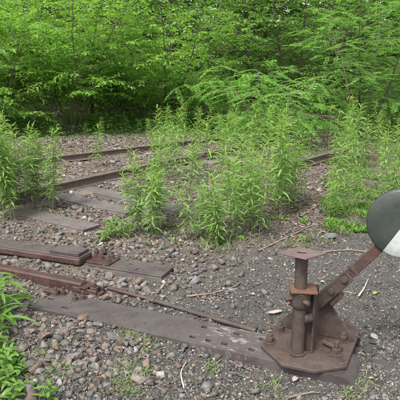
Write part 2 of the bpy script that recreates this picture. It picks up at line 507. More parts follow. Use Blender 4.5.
prof = [(0.16, STZ)] + [(0.16 + 0.09 * math.sin(a), STZ - 0.09 + 0.09 * math.cos(a)) for a in np.linspace(0.1, 1.75, 12)]
sweep_sheet(sm, prof, -HW, HW, 0.012)
for s in (-1, 1):       # closed cheeks of the bent end
    cheek = [(0.1555, STZ - 0.0125)] + [(x_ - 0.0125 * math.sin(a_), z_ - 0.0125 * math.cos(a_)) for (x_, z_), a_ in zip(prof[1:], np.linspace(0.1, 1.75, 12))] + [(0.1555, -0.06)]
    sm.prism(cheek, -0.005, 0.005, Matrix.Translation((0, (HW - 0.006) * s, 0)) @ Matrix(((1, 0, 0, 0), (0, 0, -1, 0), (0, 1, 0, 0), (0, 0, 0, 1))))
for s in (-1, 1):       # turned-down flanges
    y = HW * s
    sm.prism([(y - 0.012 * s, STZ - 0.0125), (y, STZ - 0.0125), (y - 0.0005 * s, -0.06), (y - 0.0125 * s, -0.06)], SL, 0.155,
             Matrix(((0, 0, 1, 0), (1, 0, 0, 0), (0, 1, 0, 0), (0, 0, 0, 1))))
sm.build('plate', M_strip, strip, bevel=0.003)
for px, py, rz in ((56, 295, .2), (65, 293.5, .7), (75, 300, .4), (84, 298, .1)):
    x, y = in_strip(px, py)
    hex_bolt(strip, x, min(y, HW - 0.022), STZ, 0.85, 0.022, True, rz)
x, y = in_strip(45, 297)
MB().box(x - 0.05, x + 0.05, HW - 0.055, HW - 0.01, STZ, STZ + 0.022).build('clamp', M_redbar, strip, bevel=0.004)

def trough_sleeper(c_left, length, ang, width, top, label, mat=M_sleeper, holes=()):
    o = empty('steel_sleeper', (c_left.x, c_left.y, 0), ang, label, 'sleeper', 'steel sleepers')
    mb = MB()
    hw = width / 2
    holed_plate(mb, 0, length, -hw, hw, top - 0.012, top, list(holes), 10)
    for s in (-1, 1):
        y = hw * s
        mb.prism([(y - 0.012 * s, top - 0.0125), (y, top - 0.0125), (y + 0.03 * s, -0.07), (y + 0.016 * s, -0.07)], 0, length,
                 Matrix(((0, 0, 1, 0), (1, 0, 0, 0), (0, 1, 0, 0), (0, 0, 0, 1))))
    mb.prism([(-hw, top - 0.0125), (hw, top - 0.0125), (hw + .02, -0.07), (-hw - .02, -0.07)], length - 0.012, length - 0.001,
             Matrix(((0, 0, 1, 0), (1, 0, 0, 0), (0, 1, 0, 0), (0, 0, 0, 1))))
    mb.build('plate', mat, o, bevel=0.003)
    return o

a = ground_point(0, 241.5, 0.07); b = ground_point(168, 268, 0.06)
ang = math.atan2(b.y - a.y, b.x - a.x)
Ls = (b - a).length
start = a - (b - a).normalized() * 0.9
def in_s1(px, py, z=0.05):
    p = ground_point(px, py, z) - start
    return p.x * math.cos(ang) + p.y * math.sin(ang), -p.x * math.sin(ang) + p.y * math.cos(ang)
S1Z = 0.038
h1, h2 = in_s1(133, 263, S1Z), in_s1(143, 266, S1Z)
s1 = trough_sleeper(start, Ls + 0.9, ang, 0.20, S1Z, 'brown steel sleeper with a high red-sided beam, loose chair plate and old bolts on it',
                    holes=[hole(h1[0], 0.03, .03, .02), hole(h2[0], -0.03, .03, .02)])
bx1 = in_s1(84, 262, 0.05)[0]
yb0, yb1 = in_s1(30, 251.5, 0.092)[1], in_s1(30, 242.5, 0.092)[1]
MB().box(0.2, bx1, yb0, yb1, S1Z + 0.0005, 0.087).build('beam', M_redbar, s1, bevel=0.010, seg=3)
MB().box(0.2, bx1 - 0.004, yb0 + 0.012, yb1 - 0.006, 0.087, 0.093).build('beam_cover', M_sleeper, s1, bevel=0.003)
x = in_s1(72, 250, 0.1)[0]
MB().box(x - 0.125, x + 0.12, yb0 + 0.03, yb1 - 0.004, 0.0935, 0.118).build('chair_plate', M_sleeper, s1, bevel=0.004)
for px, py, rz in ((97, 254, .2), (104, 252, .6), (101, 259, .9), (112, 258, .4), (108, 262, .1)):
    bx, by = in_s1(px, py)
    hex_bolt(s1, bx, by, S1Z + 0.012, 0.95, 0.02, True, rz)
bx, by = in_s1(106, 258)
MB().box(bx - 0.11, bx + 0.09, -0.075, 0.085, S1Z + 0.0005, S1Z + 0.012).build('clip_plate', M_redbar, s1, bevel=0.003)

SLEEPERS = []
for (p0, p1, lab) in (((10, 208), (92, 227), 'dusty grey steel sleeper lying just behind the bolted brown sleeper'),
                      ((40, 191), (133, 211), 'pale grey steel sleeper second behind the bolted brown sleeper, half in litter'),
                      ((70, 184), (205, 214), 'far steel sleeper running in under the goldenrod clump')):
    A = ground_point(*p0, 0.05); B = ground_point(*p1, 0.05)
    SLEEPERS.append((A, (B - A).length, math.atan2(B.y - A.y, B.x - A.x)))
    trough_sleeper(A, (B - A).length, math.atan2(B.y - A.y, B.x - A.x), 0.21, 0.05, lab, M_dusty)

# ------------------------------------------------------------------ point bar, coupling and throw rod
A = ground_point(0, 265, 0.085); B = ground_point(84, 282, 0.085)
ba = math.atan2(B.y - A.y, B.x - A.x)
bl = (B - A).length
bar = empty('point_bar', (B.x, B.y, 0), ba, 'thick red-brown rusted bar between the two sleepers, ending in a bolted fork', 'bar')
m = MB().box(-bl - 0.8, 0.0, -0.034, 0.034, 0.012, 0.085)
m.build('bar', M_redbar, bar, bevel=0.012, seg=3)
f = MB()
f.box(-0.06, 0.12, -0.045, -0.030, 0.030, 0.062).box(-0.06, 0.12, 0.030, 0.045, 0.030, 0.062)
f.box(-0.075, 0.13, -0.036, 0.036, 0.012, 0.034)
fork = f.build('fork', M_redbar, bar, bevel=0.004)
MB().cyl((0.075, 0, 0.03), (0.075, 0, 0.092), 0.017, n=6).cyl((0.075, 0, 0.03), (0.075, 0, 0.066), 0.027, n=18).build('fork_pin', M_bolt, fork, bevel=0.002)
MB().box(0.0, 0.05, -0.052, 0.052, 0.062, 0.070).build('strap', M_redbar, fork, bevel=0.002)

rod = empty('throw_rod', (0, 0, 0), 0, 'thin round steel rod lying beside the punched sleeper towards the stand', 'rod')
r0 = ground_point(108, 288, 0.05); r1 = ground_point(151, 299.5, 0.04); r2 = ground_point(236, 325, 0.03); r3 = ground_point(256, 331, 0.03)
rod.location = (r1.x, r1.y, 0)
o0 = Vector((r1.x, r1.y, 0))
MB().cyl(r1 - (r2 - r1).normalized() * 0.02 - o0, r3 - o0, 0.0135, n=18).build('rod', M_pipe, rod)
MB().cyl(r0 - o0, r1 - o0, 0.010, 0.011, n=14).build('threaded_end', M_redbar, rod)
MB().cyl(r1 - (r2 - r1).normalized() * 0.03 - o0, r1 + (r2 - r1).normalized() * 0.03 - o0, 0.021, n=6).build('lock_nut', M_bolt, rod, bevel=0.002)

# ------------------------------------------------------------------ the switch stand
stand = empty('switch_stand', STAND, TRACK_ANG, 'rusty hand-thrown switch stand with square-capped post, slanted lever and round weight', 'switch stand')
PZ = STZ + 0.001
PT = PZ + 0.018
oct_ = [(-0.215, -0.155), (-0.075, -0.275), (0.075, -0.265), (0.195, -0.165), (0.195, 0.20), (0.10, 0.29), (-0.10, 0.29), (-0.215, 0.16)]
MB().prism(oct_, PZ, PT).build('base_plate', M_stand, stand, bevel=0.004)
def loc(px, py, z):
    p = ground_point(px, py, z) - STAND
    return p.x * U.x + p.y * U.y, p.x * W.x + p.y * W.y
for px, py, st, rz in ((270, 342, 0.012, .1), (280, 331, 0.010, .5), (343, 341, 0.014, .3), (336, 354, 0.035, .8)):
    x, y = loc(px, py, PT)
    hex_bolt(stand, x, y, PT, 1.05, st, True, rz)
px_, py_ = -0.036, -0.15           # the post
post = MB().cyl((px_, py_, PT), (px_, py_, 0.375), 0.031, n=28).build('post', M_pipe, stand)
MB().ring((px_, py_, PT), (0, 0, 1), 0.029, 0.040, 0.010).build('weld_collar', M_stand, post, bevel=0.003)
col_ = MB().cyl((px_, py_, 0.305), (px_, py_, 0.372), 0.046, 0.050, n=24)
col_.cyl((px_, py_, 0.292), (px_, py_, 0.306), 0.038, 0.046, n=24)
clamp = col_.build('clamp', M_pipe, stand, bevel=0.005)
MB().cyl((px_ - 0.03, py_ - 0.035, 0.342), (px_ - 0.052, py_ - 0.06, 0.342), 0.013, n=6).build('clamp_bolt', M_bolt, clamp, bevel=0.002)
MB().cyl((px_ + 0.03, py_ - 0.035, 0.335), (px_ + 0.055, py_ - 0.05, 0.335), 0.012, n=6).build('clamp_bolt', M_bolt, clamp, bevel=0.002)
MB().box(-0.056, 0.062, -0.048, 0.06, 0.374, 0.386, Matrix.Translation((px_ + 0.012, py_, 0)) @ Matrix.Rotation(R(20), 4, 'Z')).build('flange', M_orange, stand, bevel=0.003)
MB().cyl((px_, py_, 0.386), (px_, py_, 0.545), 0.0285, n=28).build('upper_tube', M_stand, stand)
Mc = Matrix.Translation((px_, py_, 0.548)) @ Matrix.Rotation(-TRACK_ANG, 4, 'Z') @ Matrix.Rotation(R(-5.5), 4, 'X') @ Matrix.Rotation(R(42), 4, 'Z')
cp = MB()
# square cap with a round hole
n = 32
outer, inner = [], []
for i in range(n):
    t = 2 * math.pi * (i + 0.0) / n + math.pi / 4
    c_, s_ = math.cos(t), math.sin(t)
    k = 0.079 / max(abs(c_), abs(s_))
    outer.append((c_ * k, s_ * k)); inner.append((c_ * 0.023, s_ * 0.023))
vs = [Mc @ Vector((x, y, z)) for z in (0, 0.007) for ring_ in (outer, inner) for x, y in ring_]
fs = []
for i in range(n):
    j = (i + 1) % n
    fs += [(2*n + i, 2*n + j, 3*n + j, 3*n + i), (i, n + i, n + j, j), (i, j, 2*n + j, 2*n + i), (n + i, 3*n + i, 3*n + j, n + j)]
cp._add(vs, fs)
cp.build('cap_plate', M_cap, stand, bevel=0.0015)
# bracket plates behind the post
MB().box(0.018, 0.030, -0.125, -0.055, PT, 0.372).build('bracket_plate', M_stand, stand, bevel=0.003)
MB().box(-0.055, 0.018, -0.105, -0.093, PT, 0.372).build('bracket_plate', M_stand, stand, bevel=0.003)
MB().cyl((px_ + 0.02, py_ + 0.0, 0.235), (px_ + 0.052, py_ + 0.026, 0.235), 0.024, n=22).build('pivot_boss', M_pipe, stand, bevel=0.005)
# triangular web along the sleeper
TY = 0.075
tri = [(-0.205, PT), (0.185, PT), (0.185, PT + 0.018), (0.035, 0.268), (0.012, 0.282), (-0.018, 0.272), (-0.205, PT + 0.018)]
MB().prism(tri, -0.007, 0.007, Matrix.Translation((0, TY, 0)) @ Matrix(((1, 0, 0, 0), (0, 0, -1, 0), (0, 1, 0, 0), (0, 0, 0, 1)))).build('gusset', M_stand, stand, bevel=0.003)
MB().cyl((0.0, -0.06, 0.225), (0.0, TY + 0.03, 0.225), 0.022, n=20).build('pivot_shaft', M_pipe, stand, bevel=0.003)
MB().cyl((0.055, -0.02, PT + 0.016), (0.135, -0.05, PT + 0.014), 0.012, n=14).cyl((0.125, -0.046, PT + 0.014), (0.15, -0.056, PT + 0.014), 0.018, n=6).build('loose_pin', M_bolt, stand, bevel=0.002)
MB().cyl((px_ - 0.045, py_ + 0.035, PT), (px_ - 0.045, py_ + 0.035, PT + 0.05), 0.015, n=14).build('stop_peg', M_bolt, stand, bevel=0.002)
# lever with round weight
LA = math.atan2(0.69 - 0.245, 0.365)
Ml = Matrix.Translation((0.0, 0.04, 0.235)) @ Matrix.Rotation(-LA, 4, 'Y')
lever = MB().box(-0.02, 0.45, -0.007, 0.007, -0.024, 0.024, Ml).build('lever', M_redbar, stand, bevel=0.003)
MB().box(-0.03, 0.235, -0.021, -0.0075, -0.031, 0.031, Ml).build('lever_strap', M_stand, lever, bevel=0.004)
for d in (0.115, 0.205):
    p0 = Ml @ Vector((d, -0.021, 0)); p1 = Ml @ Vector((d, -0.034, 0))
    MB().cyl(p0, p1, 0.017, n=6, phase=d * 9).build('lever_bolt', M_bolt, lever, bevel=0.002)
MB().box(0.05, 0.125, -0.010, 0.045, -0.060, -0.032, Ml).build('stop_lug', M_stand, lever, bevel=0.004)
MB().box(0.255, 0.272, -0.011, 0.011, -0.028, 0.028, Ml).build('lever_clip', M_stand, lever, bevel=0.002)
# weight: a thick painted disc, parted into a dark and a white half
DC = Vector((0.365, 0.040, 0.690)); DR = 0.160
dm = MB(); n = 64
prof_d = [(0.0, 0.024), (DR * 0.6, 0.0235), (DR - 0.012, 0.022), (DR - 0.003, 0.017), (DR, 0.008), (DR, -0.008), (DR - 0.003, -0.017), (DR - 0.012, -0.022), (0.0, -0.024)]
A0 = R(60)                          # direction of the parting line
def dp(r, y, i):
    t = A0 + 2 * math.pi * i / n
    return (r * math.cos(t), -y, r * math.sin(t))
vs, fs, mis = [], [], []
for r, y in prof_d: vs += [dp(r, y, i) for i in range(n)]
for k in range(len(prof_d) - 1):
    for i in range(n):
        j = (i + 1) % n
        if prof_d[k][0] == 0: fc = (k * n, (k + 1) * n + i, (k + 1) * n + j)
        elif prof_d[k + 1][0] == 0: fc = (k * n + i, (k + 1) * n, k * n + j)
        else: fc = (k * n + i, (k + 1) * n + i, (k + 1) * n + j, k * n + j)
        fs.append(fc); mis.append(0 if i < n // 2 else 1)
me = bpy.data.meshes.new('weight_disc'); me.from_pydata(vs, [], fs)
me.materials.append(M_disc_dark); me.materials.append(M_disc_white)
me.polygons.foreach_set('material_index', mis)
bm = bmesh.new(); bm.from_mesh(me)
bmesh.ops.delete(bm, geom=[v for v in bm.verts if not v.link_faces], context='VERTS')
bmesh.ops.recalc_face_normals(bm, faces=bm.faces); bm.to_mesh(me); bm.free()
me.polygons.foreach_set('use_smooth', [True] * len(me.polygons)); me.set_sharp_from_angle(angle=R(45))
disc = link('weight_disc', me, stand, DC)
disc['label'] = 'round lever weight, half dull black, half white'

# ------------------------------------------------------------------ rails
RAIL = [(-.055, 0), (.055, 0), (.055, .010), (.016, .024), (.008, .036), (.008, .098), (.030, .108), (.032, .128), (.026, .134), (-.026, .134), (-.032, .128), (-.030, .108), (-.008, .098), (-.008, .036), (-.016, .024), (-.055, .010)]
RAIL = [(x * .9, h * .80) for x, h in RAIL]
RAIL_H = 0.134 * .80
def catmull(pts, n=8):
    P = [pts[0] * 2 - pts[1]] + pts + [pts[-1] * 2 - pts[-2]]
    out = []
    for i in range(1, len(P) - 2):
        for k in range(n):
            t = k / n
            out.append(0.5 * ((2 * P[i]) + (P[i + 1] - P[i - 1]) * t + (2 * P[i - 1] - 5 * P[i] + 4 * P[i + 1] - P[i + 2]) * t * t + (3 * P[i] - P[i - 1] - 3 * P[i + 1] + P[i + 2]) * t ** 3))
    return out + [P[-2]]
def rail(pts, z, label):
    path = catmull([Vector((x, y, 0)) for x, y in pts])
    base = path[0].copy()
    n = len(RAIL); vs, fs = [], []
    for i, p in enumerate(path):
        d = (path[min(i + 1, len(path) - 1)] - path[max(i - 1, 0)]).normalized()
        s = Vector((d.y, -d.x, 0))
        vs += [p - base + s * x + Vector((0, 0, h)) for x, h in RAIL]
    for i in range(len(path) - 1):
        fs += [(i * n + k, i * n + (k + 1) % n, (i + 1) * n + (k + 1) % n, (i + 1) * n + k) for k in range(n)]
    fs += [tuple(range(n - 1, -1, -1)), tuple((len(path) - 1) * n + k for k in range(n))]
    mb = MB(); mb._add(vs, fs)
    o = mb.build('rail', M_rail)
    o.location = (base.x, base.y, z)
    tag(o, label, 'rail', 'old rails')
    return path
RZ = 0.05
def top(px, py): p = ground_point(px, py, RZ + RAIL_H); return (p.x, p.y)
pB = [top(-60, 211), top(-5, 198), top(52, 184.5), top(110, 172), top(175, 158.5), top(232, 146.5), top(275, 139)]
pathB = rail(pB, RZ, 'near rusty rail curving away behind the goldenrod clump')
pA = [top(-70, 171), top(-10, 164), top(52, 156.5), top(125, 148), top(190, 140.5), top(240, 136)]
pathA = rail(pA, RZ, 'far rusty rail at the foot of the wood')
rail([top(268, 169), top(300, 160.5), top(327, 153), top(350, 147.5)], RZ, 'short length of bare pale rail showing between two weed clumps')

# timber sleepers under the two rails
def timber_mat():
    m, nt, N, L, b = new_mat('grey_timber')
    tc = N.new('ShaderNodeTexCoord')
    mp = N.new('ShaderNodeMapping'); mp.inputs['Scale'].default_value = (4, 45, 45)
    L.new(tc.outputs['Object'], mp.inputs[0])
    n = noise_tex(N, L, mp.outputs[0], 1.0, 7, 0.7)
    r = ramp(N, [(0.3, (0.060, 0.050, 0.042)), (0.7, (0.17, 0.145, 0.12))])
    L.new(n.outputs[0], r.inputs[0]); L.new(r.outputs[0], b.inputs['Base Color'])
    b.inputs['Roughness'].default_value = 0.9
    bump(N, L, b, n.outputs[0], 0.8, 0.01)
    return m
M_timber = timber_mat()
tie_me = None
cumB = [0.0]
for p, q in zip(pathB, pathB[1:]): cumB.append(cumB[-1] + (q - p).length)
s_, k_ = 0.35, 0
while s_ < cumB[-1]:
    i = max(j for j in range(len(cumB)) if cumB[j] <= s_); i = min(i, len(pathB) - 2)
    p = pathB[i].lerp(pathB[i + 1], (s_ - cumB[i]) / (cumB[i + 1] - cumB[i]))
    d = (pathB[i + 1] - pathB[i]).normalized()
    ang2 = math.atan2(-d.x, d.y)     # along the sleeper, towards the near side
    if p.y < 13:
        if tie_me is None:
            mb = MB().box(-1.85, 0.32, -0.12, 0.12, -0.11, 0.0)
            t0 = mb.build('timber_sleeper', M_timber, None, bevel=0.012); tie_me = t0.data; t = t0
        else:
            t = t0.copy(); col.objects.link(t)
        t.location = (p.x, p.y, RZ - 0.001); t.rotation_euler = (0, 0, ang2 + random.uniform(-.03, .03) )
        tag(t, 'grey weathered timber sleeper lying under the two rusty rails', 'sleeper', 'timber sleepers under the rails')
    s_ += 0.64

# ------------------------------------------------------------------ stones
def rock_mesh(name, seed, mat, sub=2, cuts=9):
    r = random.Random(seed)
    bm = bmesh.new()
    bmesh.ops.create_icosphere(bm, subdivisions=sub, radius=1.0)
    planes = []
    for _ in range(cuts):
        v = Vector((r.gauss(0, 1), r.gauss(0, 1), r.gauss(0, 1))).normalized()
        planes.append((v, r.uniform(0.34, 0.72)))
    sx, sy, sz = r.uniform(0.8, 1.25), r.uniform(0.65, 1.0), r.uniform(0.45, 0.75)
    for v in bm.verts:
        for nrm, d in planes:
            k = v.co.dot(nrm) - d
            if k > 0: v.co -= nrm * k
        v.co = Vector((v.co.x * sx, v.co.y * sy, v.co.z * sz)) * (1 + r.uniform(-.04, .04))
    me = bpy.data.meshes.new(name); bm.to_mesh(me); bm.free()
    me.materials.append(mat)
    return me
rocks = [rock_mesh('stone', 100 + i, M_ballast) for i in range(14)]

def on_metal(x, y, pad=0.0):
    """True where a sleeper, bar or the stand lies."""
    v = Vector((x, y, 0)) - STRIP_O
    a, c = v.dot(SU), v.dot(SW)
    if SL - 0.02 - pad < a < 0.22 + pad and abs(c) < HW + 0.018 + pad: return True
    v = Vector((x, y, 0)) - STAND
    a, c = v.dot(U), v.dot(W)
    if pad > 0 and abs(a) < 0.21 + pad and -0.28 - pad < c < 0.30 + pad: return True
    p = Vector((x, y, 0)) - start
    a = p.x * math.cos(ang) + p.y * math.sin(ang); c = -p.x * math.sin(ang) + p.y * math.cos(ang)
    if -0.1 < a < Ls + 0.92 + pad and -0.165 - pad < c < 0.13 + pad: return True
    p = Vector((x - BAR.x, y - BAR.y, 0))
    a = p.x * math.cos(ba) + p.y * math.sin(ba); c = -p.x * math.sin(ba) + p.y * math.cos(ba)
    if a < 0.14 + pad and abs(c) < 0.045 + pad: return True
    for o_, l_, t_ in SLEEPERS:
        dx, dy = x - o_.x, y - o_.y
        a = dx * math.cos(t_) + dy * math.sin(t_); c = -dx * math.sin(t_) + dy * math.cos(t_)
        if -0.02 < a < l_ + pad and abs(c) < 0.10 + pad: return True
    return False
BAR = ground_point(84, 282, 0.085)

# larger stones one can pick apart: children of the ground they lie in
stone_boxes = [  # px region, count, size range (m)
    ((20, 312, 120, 392), 70, (0.020, 0.042)), ((60, 318, 150, 375), 35, (0.018, 0.036)),
    ((100, 268, 150, 300), 30, (0.020, 0.040)), ((80, 256, 125, 285), 22, (0.018, 0.034)),
    ((0, 276, 60, 300), 14, (0.020, 0.036)), ((55, 222, 150, 250), 50, (0.022, 0.045)),
    ((60, 195, 145, 222), 36, (0.025, 0.05)), ((240, 368, 400, 400), 22, (0.012, 0.024)), ((335, 320, 400, 395), 16, (0.014, 0.028))]
placed = []
for (x0, y0, x1, y1), cnt, (lo, hi) in stone_boxes:
    k = tries = 0
    while k < cnt and tries < cnt * 30:
        tries += 1
        p = ground_point(random.uniform(x0, x1), random.uniform(y0, y1), 0.01)
        r = random.uniform(lo, hi) * (0.75 + 0.5 * random.random() ** 2)
        if on_metal(p.x, p.y, r * 0.6) or any((p.x - q[0]) ** 2 + (p.y - q[1]) ** 2 < (0.75 * (r + q[2])) ** 2 for q in placed): continue
        placed.append((p.x, p.y, r)); k += 1
        z = float(hz(p.x, p.y))
        link('stone', random.choice(rocks), ground, (p.x, p.y, z + r * 0.22), (random.uniform(-.4, .4), random.uniform(-.4, .4), random.uniform(0, 6.28)), (r, r, r))

def single_rock(px, py, r, mat, seed, label, sc_=(1, 1, 1), rz=0.0, lift=0.3):
    me = rock_mesh('loose_rock', seed, mat, 3, 11)
    p = ground_point(px, py, 0.02)
    o = link('loose_rock', me, None, (p.x, p.y, float(hz(p.x, p.y)) + r * lift), (0.1, -0.1, rz), (r * sc_[0], r * sc_[1], r * sc_[2]))
    placed.append((p.x, p.y, r))
    return tag(o, label, 'rock', 'loose rocks')
single_rock(44, 340, 0.062, M_brownrock, 11, 'large flat brown rock among the ballast next to the leafy foreground weeds', (1.1, .8, .8), -0.5)
single_rock(113, 341, 0.048, M_greyrock, 12, 'blue-grey angular rock lying below the middle of the long punched sleeper', (1.2, .8, .9), 0.3)
single_rock(84, 322, 0.042, M_brownrock, 14, 'brown mossy rock touching the front edge of the long punched sleeper', (1, .9, 1), 1.0)
single_rock(126, 346, 0.034, M_greyrock, 15, 'small grey rock touching the blue-grey angular rock', (1.1, .8, .9), 2.0)
single_rock(106, 301, 0.040, M_brownrock, 16, 'tan rock wedged beside the bolted fork of the bar', (1, .8, .8), 0.6, 0.5)
single_rock(330, 236, 0.065, M_greyrock, 17, 'rounded grey rock out on the open cinder in front of the weeds', (1, .9, .9), 0.2)
for i, (px, py, r) in enumerate(((372, 334, .018), (379, 345, .016), (360, 341, .02), (371, 356, .015), (381, 338, .013), (366, 323, .016), (358, 329, .015), (244, 327, .013), (257, 324, .014), (240, 331, .012), (368, 346, .036), (374, 340, .03), (362, 336, .028), (376, 351, .024), (366, 330, .022), (250, 329, .02), (262, 326, .018))):
    p = ground_point(px, py, 0.02)
    o = link('clinker_lump', rock_mesh('clinker_lump', 60 + i, M_coal), None, (p.x, p.y, float(hz(p.x, p.y)) + r * .3), (.2, .1, i), (r, r, r))
    tag(o, 'black clinker lump heaped against the stand base plate', 'clinker', 'black clinker lumps by the stand')

# gravel and cinder: far too many to count
def grains(name, pts, sizes, mat, seed, flat=0.7, templates=7, lift=0.15, base=None):
    r = np.random.default_rng(seed)
    cube = np.array([(x, y, z) for z in (-1, 1) for y in (-1, 1) for x in (-1, 1)], float) * 0.62
    faces = np.array([(0, 2, 3, 1), (4, 5, 7, 6), (0, 1, 5, 4), (1, 3, 7, 5), (3, 2, 6, 7), (2, 0, 4, 6)])
    n = len(pts)
    T = cube[None] + r.normal(0, 0.20, (templates, 8, 3))
    t = T[r.integers(0, templates, n)]
    t = t * np.stack([r.uniform(.7, 1.3, n), r.uniform(.6, 1.0, n), r.uniform(.45, 0.8, n) * flat / 0.7], -1)[:, None, :]
    def rot(axis, a):
        c, s = np.cos(a), np.sin(a); M = np.zeros((n, 3, 3))
        i, j = [(1, 2), (0, 2), (0, 1)][axis]
        M[:, axis, axis] = 1; M[:, i, i] = c; M[:, j, j] = c; M[:, i, j] = -s; M[:, j, i] = s
        return M
    Rm = rot(2, r.uniform(0, 6.28, n)) @ rot(0, r.normal(0, .45, n)) @ rot(1, r.normal(0, .45, n))
    V = np.einsum('nij,nkj->nki', Rm, t) * np.asarray(sizes)[:, None, None]
    V[:, :, 0] += pts[:, None, 0]; V[:, :, 1] += pts[:, None, 1]
    V[:, :, 2] += ((hz(pts[:, 0], pts[:, 1]) if base is None else base) + np.asarray(sizes) * lift)[:, None]
    Fc = (faces[None] + (np.arange(n) * 8)[:, None, None]).reshape(-1, 4)
    o = link(name, np_mesh(name, V.reshape(-1, 3), Fc, mat))
    tag(o, kind='stuff')
    return o

def metal_mask(P, pad=0.0):
    return np.array([not on_metal(x, y, pad) for x, y in P])
def field_pts(n, y0, y1, power=1.0):
    """points over the strip of yard that lies before the track, thicker near y0"""
    y = y0 + (y1 - y0) * rng.random(n) ** power
    x = (rng.random(n) * 2 - 1) * (y * 0.42 + 0.35)
    return np.stack([x, y], -1)
def gnoise(P, s, k=0): return np.array([mnoise.noise(Vector((x * s, y * s, k))) for x, y in P])

# where the coarse ballast lies: around the sleepers and left of them
def ballastness(P):
    d = P[:, 0] * U.x + P[:, 1] * U.y      # along the sleepers
    return 1 / (1 + np.exp((d + 1.42 - 0.30 * np.clip((2.9 - P[:, 1]) / .6, 0, 1)) / 0.17))

P = field_pts(115000, 1.85, 7.0, 1.55)
P = P[metal_mask(P, -0.03)]
bn = ballastness(P)
keep = rng.random(len(P)) > bn * 0.15
P = P[keep]
o = grains('cinder', P, np.clip(rng.lognormal(math.log(0.0043), 0.42, len(P)), .0022, .013), M_cinder, 1)
tag(o, 'dark grey cinder grit covering the yard around the switch stand', 'cinder')
P = field_pts(40000, 1.9, 12.3, 1.25)
P = P[metal_mask(P, 0.002)]
bn = ballastness(P)
P = P[rng.random(len(P)) < bn * np.where(P[:, 1] < 2.9, .55, .95) + 0.012]
o = grains('ballast_gravel', P, np.clip(rng.lognormal(math.log(0.0115), 0.5, len(P)) * np.clip(P[:, 1] / 7, 1, 1.6), .005, .045), M_gravel, 2, lift=0.3)
tag(o, 'grey and brown ballast gravel between and around the steel sleepers', 'gravel')

# grit and chips that have ended up on top of the steel
dp_, dz_ = [], []
rg = random.Random(5)
def scatter_on(o_, t_, l0, l1, hw, top_, n):
    for _ in range(n):
        a = rg.uniform(l0, l1); c = hw * (1 - abs(rg.gauss(0, .35))) * rg.choice((-1, 1)) if rg.random() < .65 else rg.uniform(-hw, hw)
        c = max(-hw, min(hw, c))
        dp_.append((o_.x + a * math.cos(t_) - c * math.sin(t_), o_.y + a * math.sin(t_) + c * math.cos(t_))); dz_.append(top_)
scatter_on(STRIP_O, STRIP_ANG, SL + .02, -0.62, HW - .008, STZ, 55)
scatter_on(start, ang, bx1 + 0.02, Ls + 0.87, 0.092, S1Z, 90)
scatter_on(start, ang, 0.9, bx1 - 0.27, 0.075, 0.093, 50)
for o_, l_, t_ in SLEEPERS: scatter_on(o_, t_, 0.02, l_ - .02, 0.095, 0.05, 100)
dsz = np.clip(rng.lognormal(math.log(0.0038), 0.45, len(dp_)), .002, .012)
o = grains('sleeper_grit', np.array(dp_), dsz, M_gravel, 5, lift=0.35, base=np.array(dz_))
tag(o, 'grit and small chips lying on top of the steel sleepers', 'grit')

# ------------------------------------------------------------------ leaves as geometry
LEAF4 = (np.array([(0, 0, 0), (.42, .5, .10), (.42, -.5, .10), (1, 0, -.10), (.45, 0, 0)], float),
         np.array([(0, 2, 4), (0, 4, 1), (4, 2, 3), (4, 3, 1)]))
LANCE = (np.array([(0, 0, 0), (.28, .42, .05), (.28, 0, 0.02), (.28, -.42, .05), (.65, .40, -.02), (.65, 0, -.06), (.65, -.40, -.02), (1, 0, -.26)], float),
         np.array([(0, 2, 1), (0, 3, 2), (1, 2, 5), (1, 5, 4), (2, 3, 6), (2, 6, 5), (4, 5, 7), (5, 6, 7)]))
QUADL = (np.array([(0, 0, 0), (.5, .5, .06), (1, 0, -.06), (.5, -.5, .06)], float), np.array([(0, 3, 2), (0, 2, 1)]))

def leaves(Pn, D, Nn, Ln, Wn, tmpl):
    """Vectorised leaves: base points, directions, normals, lengths, widths."""
    tv, tf = tmpl
    D = D / np.linalg.norm(D, axis=1, keepdims=True)
    S = np.cross(Nn, D); S /= np.maximum(np.linalg.norm(S, axis=1, keepdims=True), 1e-6)
    N2 = np.cross(D, S)
    V = (Pn[:, None, :] + D[:, None, :] * (tv[None, :, 0:1] * Ln[:, None, None]) + S[:, None, :] * (tv[None, :, 1:2] * Wn[:, None, None])
         + N2[:, None, :] * (tv[None, :, 2:3] * Ln[:, None, None]))
    F = (tf[None] + (np.arange(len(Pn)) * len(tv))[:, None, None]).reshape(-1, tf.shape[1])
    return V.reshape(-1, 3), F

def tubes(paths, sides=5):
    """paths: list of (pts (k,3), radii (k,)) -> V, F joined"""
    Vs, Fs, b = [], [], 0
    th = np.arange(sides) * 2 * np.pi / sides
    for pts, rad in paths:
        pts = np.asarray(pts); k = len(pts)
        d = np.gradient(pts, axis=0); d /= np.maximum(np.linalg.norm(d, axis=1, keepdims=True), 1e-9)
        ref = np.where(np.abs(d[:, 2:3]) < 0.9, np.array([[0, 0, 1.0]]), np.array([[1.0, 0, 0]]))
        s = np.cross(ref, d); s /= np.linalg.norm(s, axis=1, keepdims=True)
        t = np.cross(d, s)
        ring = pts[:, None] + (s[:, None] * np.cos(th)[None, :, None] + t[:, None] * np.sin(th)[None, :, None]) * np.asarray(rad)[:, None, None]
        Vs.append(ring.reshape(-1, 3))
        i = np.arange(k - 1)[:, None] * sides; j = np.arange(sides)[None]; j2 = (j + 1) % sides
        Fs.append((np.stack([i + j, i + j2, i + sides + j2, i + sides + j], -1) + b).reshape(-1, 4))
        b += k * sides
    return np.concatenate(Vs), np.concatenate(Fs)

def grow(r, p, d, length, n, wob, up):
    pts = [np.array(p, float)]; d = np.array(d, float); d /= np.linalg.norm(d)
    for _ in range(n):
        d = d + r.normal(0, wob, 3) + np.array([0, 0, up]); d /= np.linalg.norm(d)
        pts.append(pts[-1] + d * length / n)
    return np.array(pts)

